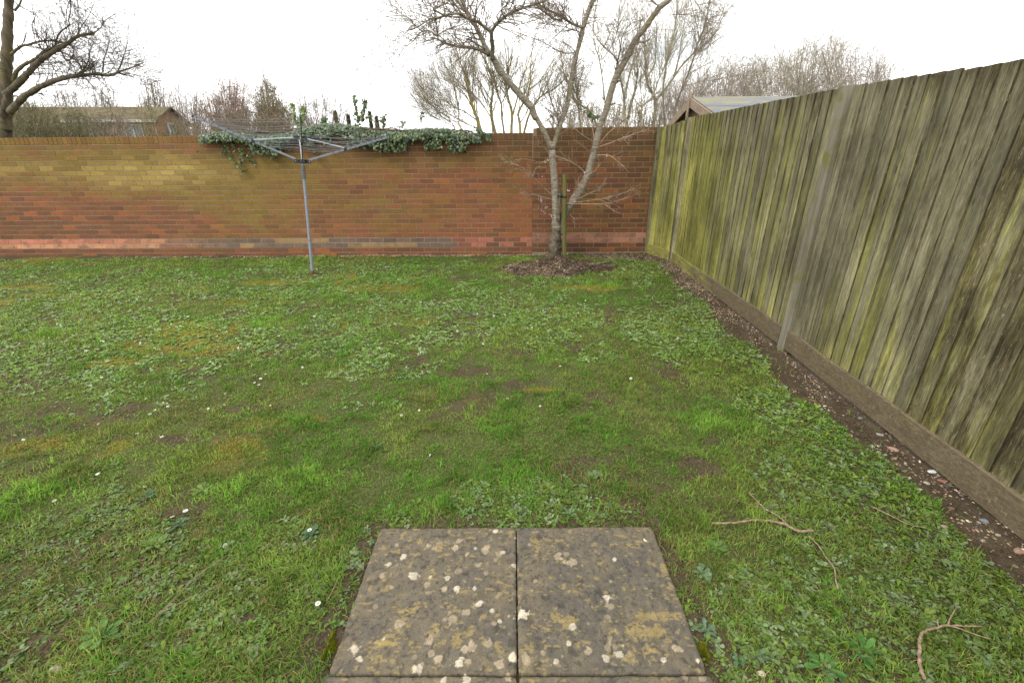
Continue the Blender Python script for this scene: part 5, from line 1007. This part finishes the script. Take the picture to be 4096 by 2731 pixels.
# ------------------------------------------------------------------ far trees, shrubs
def bare_tree(name, label, stems, Y, s, mt, seed, n1, n2, n3, L1=(.5, 1.4), L2=(.3, .8), L3=(.15, .5), col=(.14, .12, .075), up=.3, group=None, tr=.0021, leaf=0, leafc=(.3, .2, .1), leafs=.03, dy=.6, kmin=.2, cat='tree'):
    """stems: list of (photo points, half width start, end)"""
    rg = np.random.default_rng(seed); p0 = at(*stems[0][0][0], Y); root = empty(name, (p0[0], Y, 0)); o = np.array(root.location); tag(root, label, cat, group)
    a = Acc(); U = []
    for pts, h0, h1 in stems:
        yo = rg.uniform(-dy, dy); l = trace(pts, h0, h1, Y+yo*.4, Y+yo, s, 5, .10)
        if l[0][0][2] < 2.4 and l[0][0][2] > .2: e = l[0][0].copy(); e[2] = 0; l = (np.concatenate([[e], l[0]]), np.concatenate([[l[1][0]*1.15], l[1]]))
        tubes(a, l[0]-o, l[1], 8, cap=True); U.append(as1(*l))
    a.build('trunk', mt, root, smooth=True); P9 = np.concatenate([q[0] for q in U]); R9 = np.concatenate([q[1] for q in U]); T = Acc()
    k1, q1 = kids(rg, P9, R9, n1, kmin, 1, L1, (20, 55), up, .10, 6, .5, .008, .35); tubes(T, k1-o, np.maximum(q1, tr), 4, col)
    k2, q2 = kids(rg, k1, q1, n2, .1, 1, L2, (18, 50), up*.6, .12, 5, .5, .0045, .5); tubes(T, k2-o, np.maximum(q2, tr*.8), 3, col)
    if n3: k3, q3 = kids(rg, k2, q2, n3, .1, 1, L3, (18, 50), up*.4, .12, 4, .6, .004, .6); tubes(T, k3-o, np.maximum(q3, tr*.65), 3, col)
    T.build('twigs', M_FAR, root)
    if leaf:
        src = k3 if n3 else k2; i = rg.integers(0, len(src), leaf); j = rg.integers(1, src.shape[1], leaf); p = src[i, j]+rg.normal(0, leafs, (leaf, 3)); V = Acc(); ivy_leaves(V, p-o, rg.normal(0, 1, p.shape), rg.uniform(.6, 1.3, leaf)*leafs, jitcol(rg, leafc, leaf, .4, .1), rg); V.build('leaves', M_LEAF, root)
    return root
bare_tree('tree', 'bare tree with many slim spreading lichened stems, above the right end of the ivy', [(c33(p), a_, b_) for p, a_, b_ in (
 ([(920,1270),(865,1080),(830,1000),(790,850),(740,650),(690,450),(620,300),(590,180)], 26, 4), ([(700,1270),(630,1180),(620,950),(590,780),(560,600),(520,480)], 9, 3), ([(560,1200),(520,1150),(380,1050),(250,900),(100,700)], 8, 2), ([(870,1120),(700,1000),(560,940),(400,800),(280,700)], 8, 2), ([(820,980),(700,760),(560,640),(430,560),(330,400)], 8, 2), ([(800,860),(760,600),(640,400),(560,250)], 8, 2), ([(880,1150),(860,900),(850,600),(830,300)], 8, 3), ([(900,1230),(700,1150),(450,1000),(200,820)], 8, 2), ([(760,1270),(560,1130),(380,1000),(220,880)], 6, 2), ([(700,1260),(400,1130),(250,1060),(120,1000)], 5, 2))], 11.6, 3.36, M_LICHEN, 60, 240, 1100, 2200, (.5, 1.5), (.3, .8), (.12, .4), (.19, .16, .10), .30)
bare_tree('tree', 'bare tree with thick yellow lichened trunks, seen behind the left limb of the cherry', [(c33(p), a_, b_) for p, a_, b_ in (
 ([(1110,1280),(1070,1100),(1055,950),(1070,800),(1080,650),(1040,450),(960,280)], 24, 6), ([(1230,1280),(1205,1100),(1190,890),(1140,750),(1100,600),(1090,450)], 15, 5), ([(1330,1280),(1335,1050),(1310,900),(1270,750),(1265,600),(1290,300),(1280,60)], 20, 4), ([(1345,1050),(1400,850),(1430,700),(1480,550),(1540,380),(1600,200),(1650,-20)], 12, 4), ([(1450,1280),(1440,1150),(1420,1020),(1460,930),(1550,780),(1580,600),(1585,400),(1610,150)], 17, 6), ([(1500,1280),(1560,1060),(1640,900),(1750,780),(1900,700),(2050,560)], 16, 4), ([(1440,1160),(1540,1000),(1560,850),(1480,650)], 8, 3), ([(1190,900),(1250,780),(1340,600),(1400,450)], 7, 3), ([(1070,1100),(900,850),(700,700),(500,600)], 8, 2), ([(1060,850),(900,600),(760,400)], 8, 3), ([(1580,700),(1700,600),(1800,450),(1900,300)], 8, 3), ([(1700,1200),(1800,1120),(1950,1000),(2100,900)], 6, 2))], 12.4, 3.36, M_LICHEN, 61, 240, 1100, 2400, (.5, 1.4), (.3, .8), (.12, .4), (.20, .17, .10), .35)
WB = mat_bark('pale_far_bark', (.15, .14, .085), (.30, .285, .20), (.22, .19, .07), (.55, .7), 10, (1, 1, .5), 0)
bare_tree('tree', 'pale bare tree with a wide fork, behind the wall between the cherry and the shed', [(c29b(p), a_, b_) for p, a_, b_ in (([(1215,1520),(1235,1300),(1240,1190),(1190,1070),(1130,930),(1120,700),(1110,450),(1050,200)], 20, 4), ([(1250,1180),(1330,1080),(1450,920),(1560,760),(1680,640),(1850,500),(1950,380),(2100,50)], 16, 4), ([(1450,920),(1520,650),(1560,400),(1600,150)], 7, 3), ([(1130,930),(1230,750),(1250,450),(1260,200)], 8, 3), ([(1680,640),(1750,440),(1700,200),(1650,0)], 7, 3))], 13.5, 2.94, WB, 62, 120, 520, 1100, (.6, 1.7), (.35, 1.), (.15, .5), (.29, .26, .19), .35)
bare_tree('tree', 'slender bare tree forking low above the wall, right of the cherry', [(c29b(p), a_, b_) for p, a_, b_ in (([(1070,1520),(1080,1270),(1200,1150),(1270,960),(1340,800),(1400,650),(1480,500)], 10, 3), ([(1080,1270),(1065,1000),(1075,700)], 8, 3), ([(1080,1270),(980,1150),(900,1000)], 5, 2))], 12.2, 2.94, WB, 63, 60, 260, 600, (.4, 1.2), (.3, .8), (.12, .4), (.29, .26, .19), .35)
bare_tree('tree', 'bare tree with a dark ivy clad stem, close behind the right limb of the cherry', [(c29b(p), a_, b_) for p, a_, b_ in (([(900,1520),(880,1350),(870,1150),(830,930),(780,700),(600,520),(500,350)], 18, 4), ([(870,1150),(930,900),(1000,650),(1040,450),(1060,200)], 13, 4), ([(910,1400),(980,1130),(1020,950),(1030,800)], 15, 6), ([(640,1180),(620,950),(580,700),(520,500),(520,200),(560,0)], 9, 4), ([(620,700),(750,500),(800,300),(820,100)], 6, 3), ([(600,600),(700,420),(640,250)], 5, 2))], 13.2, 2.94, WB, 64, 130, 560, 1200, (.6, 1.6), (.35, 1.), (.15, .5), (.29, .26, .19), .35, leaf=0)
bare_tree('tree', 'tall slim bare tree leaning right above the shed gable', [(c29b(p), a_, b_) for p, a_, b_ in (([(1440,1520),(1480,1250),(1540,1080),(1620,880),(1700,650),(1760,450),(1830,280),(1880,-20)], 16, 5), ([(1350,1500),(1330,1100),(1350,900),(1390,650),(1460,400),(1480,200),(1500,0)], 11, 4), ([(1700,650),(1850,560),(2000,450),(2200,400)], 6, 2), ([(1620,880),(1800,780),(2030,660)], 6, 2), ([(1480,1200),(1650,1180),(1800,1080),(1960,940),(2200,880)], 6, 2), ([(1560,1020),(1800,960),(2000,930),(2150,860)], 4, 2))], 14.2, 2.94, WB, 65, 140, 600, 1200, (.7, 1.9), (.4, 1.1), (.15, .5), (.29, .26, .19), .35)
bare_tree('tree', 'thin bare tree between the left and middle limbs of the cherry', [(c29b(p), a_, b_) for p, a_, b_ in (([(560,1500),(480,1320),(300,1200),(250,1080),(160,850),(120,600)], 12, 3), ([(150,1520),(60,1300),(0,1150),(-60,900)], 8, 3), ([(360,1500),(330,1250),(300,1000),(240,700)], 8, 3), ([(480,1320),(540,1180),(640,1150)], 6, 2))], 13.0, 2.94, M_LICHEN, 66, 110, 460, 900, (.5, 1.4), (.3, .8), (.12, .4), (.18, .15, .09), .35)
# fan shaped shrubs
def shrub(label, x0, x1, yb, top, Y, n, n2, n3, seed, lean=0, col=(.12, .10, .06), tr=.006, Lk=(.6, 1.6), leaf=0, leafc=(.2, .2, .05), leafs=.05, depth=1.5, group=None, name='shrub', rb=.016, spread=.75, up=.4, cat='shrub', upk=None):
    rg = np.random.default_rng(seed); cx = (x0+x1)/2; pc = at(cx, 600, Y); root = empty(name, (pc[0], Y, 0)); o = np.array(root.location); tag(root, label, cat, group)
    tx = rg.uniform(x0, x1, n); P_ = []
    for i in range(n):
        ty = top(tx[i])+min(abs(rg.normal(0, .34)), .9)*(yb-top(tx[i]))*.9; bx = cx+(tx[i]-cx)*(1-spread)-lean*.6; yy = Y+rg.uniform(-depth, depth)
        b = at(bx, yb, yy); b[2] = 0; t_ = at(tx[i], ty, yy+rg.uniform(-.5, .5)*depth); u = np.linspace(0, 1, 7)[:, None]; c = b*(1-u)+t_*u; c[:, :2] = b[:2]*(1-u**1.25)+t_[:2]*u**1.25; c[1:-1] += rg.normal(0, .03*Lk[1]+.03, (5, 3)); P_.append(c)
    P_ = np.array(P_); R_ = np.linspace(rb, tr, 7)[None]*rg.uniform(.6, 1.3, (n, 1)); a = Acc(); tubes(a, P_-o, R_, 5, col); a.build('stems', M_FAR, root)
    tr = tr*.62; T = Acc(); k1, q1 = kids(rg, P_, R_, n2, .2, 1, Lk, (20, 70), up*.35, .22, 6, .6, .010, .4); tubes(T, k1-o, np.maximum(q1, tr), 3, col)
    k2, q2 = kids(rg, k1, q1, int(n3*1.3), .1, 1, (Lk[0]*.4, Lk[1]*.5), (20, 65), up*.25, .2, 5, .6, .006, .6); tubes(T, k2-o, np.maximum(q2, tr*.8), 3, col); T.build('twigs', M_FAR, root)
    if leaf: i = rg.integers(0, len(k2), leaf); j = rg.integers(1, 4, leaf); p = k2[i, j]+rg.normal(0, leafs, (leaf, 3)); V = Acc(); ivy_leaves(V, p-o, rg.normal(0, 1, p.shape), rg.uniform(.6, 1.3, leaf)*leafs, jitcol(rg, leafc, leaf, .4, .1), rg); V.build('leaves', M_LEAF, root)
    return root
ip = lambda xs, ys: (lambda v: float(np.interp(v, xs, ys)))
OL = (.125, .112, .065); BR = (.17, .14, .105); PK = (.21, .17, .145)
shrub('dense olive brown thicket behind the wall next to the big tree at far left', -260, 210, 560, ip([-260, 0, 100, 210], [440, 440, 450, 470]), 17, 120, 900, 4200, 1, 0, OL, .008, (.4, 1.1), 2600, (.14, .135, .055), .05, 2)
shrub('dense dark olive bush over the wall, right of the big left tree', 130, 430, 560, ip([130, 220, 330, 430], [480, 450, 455, 500]), 18.5, 120, 900, 4600, 2, 0, OL, .008, (.4, 1.1), 3200, (.12, .13, .05), .05, 2)
shrub('brown twiggy bush low over the wall in front of the house', 340, 520, 560, ip([340, 430, 520], [500, 440, 480]), 17, 50, 420, 2200, 3, 0, BR, .006, (.4, 1.0), 500, (.10, .11, .03), .04, 1.2)
shrub('open upswept bush in front of the house windows', 440, 720, 560, ip([440, 560, 640, 720], [470, 440, 440, 480]), 20, 44, 420, 2000, 4, 0, (.15, .13, .07), .006, (.5, 1.3), 0, depth=1.5)
shrub('rounded bare crown behind the first left limb, above the thicket', 30, 230, 560, ip([30, 70, 130, 230], [370, 350, 370, 430]), 26, 50, 700, 3200, 5, 0, (.13, .11, .06), .008, (.5, 1.4), 0, depth=2, name='tree', cat='tree')
shrub('fan shaped bare tree behind the house roof, above the dark bush', 200, 360, 560, ip([200, 235, 300, 360], [350, 330, 350, 420]), 44, 46, 500, 2200, 6, -30, BR, .012, (1., 2.6), 0, depth=3, name='tree', cat='tree', rb=.05)
shrub('fan shaped bare tree rising behind the middle of the house roof', 330, 490, 560, ip([330, 385, 440, 490], [360, 335, 325, 400]), 46, 46, 500, 2200, 7, 0, BR, .012, (1., 2.6), 0, depth=3, name='tree', cat='tree', rb=.05)
shrub('bare spreading tree behind the gable end of the house', 520, 740, 560, ip([520, 590, 650, 740], [390, 300, 305, 380]), 45, 60, 600, 2600, 8, 0, (.15, .125, .085), .012, (1., 2.8), 0, depth=3, name='tree', cat='tree', rb=.05)
shrub('bare tree between the house gable and the rusty leaved tree', 670, 820, 560, ip([670, 720, 780, 820], [340, 310, 330, 400]), 40, 40, 500, 2200, 9, 0, PK, .011, (.9, 2.4), 300, (.2, .1, .05), .05, depth=3, name='tree', cat='tree', rb=.05)
shrub('tall bare tree with rusty brown leaves behind the left airer arm', 790, 1010, 560, ip([790, 850, 900, 940, 1010], [370, 350, 300, 285, 360]), 34, 80, 1100, 5200, 10, 0, (.19, .14, .11), .009, (.7, 1.9), 5200, (.30, .175, .12), .06, depth=3, name='tree', cat='tree', rb=.045)
shrub('dense pointed brown green ivy clad tree above the airer mast', 1020, 1160, 560, ip([1020, 1050, 1080, 1120, 1160], [400, 320, 305, 370, 460]), 33, 90, 1400, 6500, 11, 0, (.15, .125, .08), .010, (.6, 1.6), 9000, (.21, .17, .10), .075, depth=2.5, name='tree', cat='tree', rb=.045)
shrub('bare airy tree right of the pointed ivy clad tree', 1150, 1400, 560, ip([1150, 1220, 1290, 1340, 1400], [400, 350, 350, 360, 420]), 36, 50, 480, 2000, 12, 0, (.16, .13, .095), .010, (.8, 2.2), 900, (.17, .12, .08), .05, depth=3, name='tree', cat='tree', rb=.045)
shrub('low mixed brown hedge behind the wall left of the ivy', 700, 1240, 560, ip([700, 800, 1000, 1240], [490, 455, 440, 470]), 28, 110, 1300, 6000, 13, 0, (.17, .14, .10), .010, (.5, 1.4), 7000, (.19, .155, .105), .07, depth=2, name='hedge', cat='hedge')
def conifer(label, px, ptop, pb, hw, Y, seed, col=(.05, .07, .04)):
    rg = np.random.default_rng(seed); t_ = at(px, ptop, Y); b = at(px, pb, Y); b[2] = 0; root = empty('conifer', (t_[0], Y, 0)); o = np.array(root.location); tag(root, label, 'tree'); Hh = t_[2]
    a = Acc(); tubes(a, np.array([[0, 0, 0], [0, 0, Hh*.95]]), np.array([.15, .02]), 6, [.08, .06, .04]); a.build('trunk', M_FAR, root)
    n = 5000; t = rg.random(n)**.8; w = np.minimum(hw/F*zc(t_)*(1-t)*Hh/(Hh-1.9), 1.6*hw/F*zc(t_)); th = rg.uniform(0, 6.28, n); rr = w*rg.random(n)**.4*(.8+.3*np.sin(th*5+t*20)); p = np.stack([np.cos(th)*rr, np.sin(th)*rr, 1.0+t*(Hh-1.0)], 1); V = Acc(); ivy_leaves(V, p, rg.normal(0, 1, p.shape), rg.uniform(.08, .2, n), jitcol(rg, col, n, .4, .08), rg); V.build('foliage', M_LEAF, root)
conifer('small grey ivy clad spire behind the ivy, right of the airer mast', 1340, 447, 560, 13, 38, 1, (.16, .14, .09)); conifer('thin dark conifer tip above the ivy, left of the upright ivy shoots', 1392, 462, 560, 10, 38, 2, (.12, .13, .08))
conifer('dark conifer top behind the tall ivy shoots', 1478, 448, 560, 9, 42, 3, (.11, .12, .07)); conifer('low rounded brown conifer right of the tall ivy shoots', 1505, 466, 560, 20, 42, 4, (.17, .14, .10))
shrub('low distant bare scrub behind the right half of the ivy', 1480, 1800, 560, ip([1480, 1560, 1700, 1800], [470, 455, 500, 520]), 40, 60, 600, 2200, 14, 0, (.17, .14, .10), .010, (.5, 1.4), depth=3)
shrub('pale reedy undergrowth behind the short wall section', 2200, 2680, 560, ip([2200, 2350, 2500, 2680], [470, 400, 370, 360]), 17, 150, 1500, 5200, 15, 0, (.24, .20, .135), .007, (.4, 1.2), 0, depth=2, spread=.1)
shrub('big hazy bare shrub rising behind the shed roof', 2640, 3080, 520, ip([2640, 2760, 2900, 3000, 3080], [360, 300, 250, 215, 200]), 15, 110, 2800, 12000, 16, -20, (.27, .225, .18), .0045, (.5, 1.4), 1500, (.28, .25, .09), .022, depth=2.4, spread=.6, rb=.006)
shrub('tallest bare shrub with yellow catkins behind the fence', 2950, 3420, 500, ip([2950, 3100, 3200, 3330, 3420], [280, 215, 165, 110, 150]), 14, 110, 2800, 12000, 17, -60, (.25, .215, .16), .004, (.5, 1.4), 3000, (.42, .38, .06), .020, depth=2.4, spread=.8, rb=.006)
shrub('right swept bare shrub ending behind the rising fence top', 3280, 3640, 480, ip([3280, 3400, 3500, 3640], [170, 150, 190, 270]), 14.5, 80, 1800, 8000, 18, -100, (.26, .22, .18), .004, (.5, 1.3), 800, (.36, .32, .08), .020, depth=2.2, spread=.8, rb=.006)

# ------------------------------------------------------------------ houses far behind
M_HB = mat_plain('far_brick', (.26, .15, .105), .9, .1, 0, .2, 3); M_HP = mat_plain('far_pale_brick', (.42, .27, .20), .9, .1, 0, .15, 3); M_HR = mat_plain('far_roof_tiles', (.115, .095, .055), .9, .1, 0, .25, 2); M_WF = mat_plain('white_window_frames', (.45, .45, .45), .5, .4); M_GL = mat_plain('window_glass', (.09, .11, .13), .12, .8); M_FAS = mat_plain('white_fascia', (.38, .37, .34), .6, .3)
C0 = at(612, 472, 36.); C1 = at(742, 474, 41.); e1 = at(200, 470, 35.5)-C0; e1[2] = 0; e1 /= np.linalg.norm(e1); e2 = C1-C0; e2[2] = 0; W2 = np.linalg.norm(e2); e2 /= W2; ze = C0[2]; rz_ = at(668, 427, 38.5)[2]; Lh = 22.
hb = empty('house', (C0[0], C0[1], 0)); ho = np.array(hb.location); tag(hb, 'long two storey brick house with brown tiled roof behind the bushes at left', 'house')
def HP(a_, b_, z): return e1*a_+e2*b_+np.array([0, 0, z])
a = Acc(); a.add([HP(0, 0, 0), HP(Lh, 0, 0), HP(Lh, 0, ze), HP(0, 0, ze), HP(0, W2, 0), HP(Lh, W2, 0), HP(Lh, W2, ze), HP(0, W2, ze)], [(0, 1, 2, 3), (5, 4, 7, 6)]); a.build('wall', M_HP, hb)
a = Acc(); a.add([HP(0, 0, 0), HP(0, W2, 0), HP(0, W2, ze), HP(0, W2/2, rz_-.12), HP(0, 0, ze)], [(0, 1, 2, 4)], [(4, 2, 3)]); a.build('gable_wall', M_HB, hb)
a = Acc(); ov = .35
for sgn in (0, 1):
    b0 = -ov if sgn == 0 else W2+ov; zlo = ze-.12; V = [HP(-.3, b0, zlo), HP(Lh, b0, zlo), HP(Lh, W2/2, rz_), HP(-.3, W2/2, rz_)]; V = np.array(V); V2 = V+np.array([0, 0, -.14]); a.add(np.concatenate([V, V2]), [(0, 1, 2, 3), (4, 7, 6, 5), (0, 4, 5, 1), (0, 3, 7, 4)])
rf = a.build('roof', M_HR, hb); part('fascia', M_FAS, lambda a: (bar(a, HP(-.3, -ov-.03, ze-.22), HP(Lh, -ov-.03, ze-.22), .04, .18),), hb)
def window(cx, zb, w, h_, gable=False):
    f = (lambda u, d, z: HP(-.04-d, cx+u, zb+z)) if gable else (lambda u, d, z: HP(cx+u, -.04-d, zb+z)); fr = Acc()
    for p, q in (((-w/2, 0), (w/2, 0)), ((-w/2, h_), (w/2, h_)), ((-w/2, 0), (-w/2, h_)), ((w/2, 0), (w/2, h_)), ((0, 0), (0, h_))): bar(fr, f(p[0], 0, p[1]), f(q[0], 0, q[1]+1e-4), .09, .09, upv=tuple(e2 if not gable else e1))
    wf = fr.build('window', M_WF, hb); g = Acc(); g.add([f(-w/2, -.02, 0), f(w/2, -.02, 0), f(w/2, -.02, h_), f(-w/2, -.02, h_)], [(0, 1, 2, 3)]); g.build('pane', M_GL, wf)
for cx in (1.6, 4.6, 8.2, 12.): window(cx, ze-1.40, 1.2, .95)
window(W2*.45, ze-1.2, 1.1, .95, True)
# low pale rooftops seen through the bare trees
for i, (x0_, x1_, yt, Y_) in enumerate(((1925, 2010, 545, 70), (2025, 2110, 538, 80))):
    p = at(x0_, yt, Y_); q = at(x1_, yt, Y_); w_ = q[0]-p[0]; b_ = empty('house', (p[0], Y_, 0)); tag(b_, ['distant low house roof between the ivy end and the cherry trunk', 'distant low house roof touching the left limb of the cherry'][i], 'house', 'distant houses'); zt_ = p[2]
    a = Acc(); a.add([(0, 0, 0), (w_, 0, 0), (w_, 0, zt_-1.3), (0, 0, zt_-1.3), (0, 7, 0), (w_, 7, 0), (w_, 7, zt_-1.3), (0, 7, zt_-1.3), (0, 3.5, zt_-.05), (w_, 3.5, zt_-.05)], [(0, 1, 2, 3), (5, 4, 7, 6), (4, 0, 3, 7), (1, 5, 6, 2)], [(3, 8, 7), (2, 6, 9)]); a.build('wall', M_HP, b_)
    a = Acc(); a.add([(-.3, -.3, zt_-1.4), (w_+.3, -.3, zt_-1.4), (w_+.3, 3.5, zt_), (-.3, 3.5, zt_), (w_+.3, 7.3, zt_-1.4), (-.3, 7.3, zt_-1.4)], [(0, 1, 2, 3), (3, 2, 4, 5)]); a.build('roof', mat_plain('slate_roof', (.16, .14, .14), .8, .2), b_)

# ------------------------------------------------------------------ timber shed behind the fence
M_FELT = newmat('mossy_roofing_felt'); mF, nt, b, o = M_FELT; M_FELT = mF
f = noise(nt, 2.2, 5, .6, sc=(1, 2, 1)); g = noise(nt, 60, 4, .6)
c = mix(nt, ramp(nt, f, .46, .56), (.125, .135, .150), (.19, .170, .085)); c = mix(nt, 1., c, ramp(nt, g, .3, .7, (.8,)*3, (1.2,)*3), 'MULTIPLY'); nt.links.new(c, b.inputs['Base Color']); b.inputs['Roughness'].default_value = .85; bump(nt, b, g, .3, .004)
M_SW = mat_bark('shed_timber', (.17, .12, .085), (.34, .27, .20), None, bmp=.3, scale=25, sc=(1, 1, 1))
ap = CAM+ray(2768, 388)*6.9; X0 = ap[0]
def onx(px, py): d = ray(px, py); return CAM+d*(X0/d[0])
nearE = onx(2855, 450); farE = onx(2680, 505); sl_ = (ap[2]-nearE[2])/(ap[1]-nearE[1]); hwid = 1.15; ez = ap[2]-sl_*hwid; SL = 3.2
sh = empty('garden_shed', (X0, ap[1], 0)); tag(sh, 'timber shed with a mossy felt gable roof showing over the fence corner', 'shed'); hz_ = ap[2]
a = Acc(); a.add([(.12, -hwid+.15, 0), (SL, -hwid+.15, 0), (SL, -hwid+.15, ez+.02), (.12, -hwid+.15, ez+.02), (.12, hwid-.15, 0), (SL, hwid-.15, 0), (SL, hwid-.15, ez+.02), (.12, hwid-.15, ez+.02), (.12, 0, hz_-.08), (SL, 0, hz_-.08)], [(0, 1, 2, 3), (5, 4, 7, 6), (4, 0, 3, 7), (1, 5, 6, 2)], [(3, 8, 7), (2, 6, 9)]); a.build('wall', M_SW, sh)
a = Acc()
for sgn in (-1, 1):
    V = np.array([(0, sgn*hwid, ez), (SL+.1, sgn*hwid, ez), (SL+.1, 0, hz_), (0, 0, hz_)]); a.add(np.concatenate([V, V-np.array([0, 0, .022])]), [(0, 1, 2, 3), (4, 7, 6, 5), (0, 4, 5, 1), (0, 3, 7, 4), (1, 5, 6, 2)])
    V = np.array([(-.003, sgn*hwid*.52, hz_-sl_*hwid*.52+.004), (SL+.1, sgn*hwid*.52, hz_-sl_*hwid*.52+.004), (SL+.1, sgn*hwid*.50, hz_-sl_*hwid*.50+.004), (-.003, sgn*hwid*.50, hz_-sl_*hwid*.50+.004)]); a.add(V, [(0, 1, 2, 3)])
a.build('roof', M_FELT, sh)
for sgn in (-1, 1): a = Acc(); bar(a, (-.02, sgn*(hwid+.03), ez-.075-sl_*.03), (-.02, 0.0, hz_-.075), .022, .12, upv=(0, 0, 1)); a.build('barge_board', M_SW, sh)
a = Acc(); V = [(-.05, -.035, hz_-.30), (-.05, 0, hz_-.36), (-.05, .035, hz_-.30), (-.05, .05, hz_), (-.05, 0, hz_+.13), (-.05, -.05, hz_)]; V = V+[(v[0]+.016, v[1], v[2]) for v in V]; a.add(V, [(0, 1, 2, 3), (0, 3, 4, 5), (9, 8, 7, 6), (11, 10, 9, 6)]+[(i, (i+1) % 6, 6+(i+1) % 6, 6+i) for i in range(6)]); a.build('finial', M_SW, sh)
#@@END
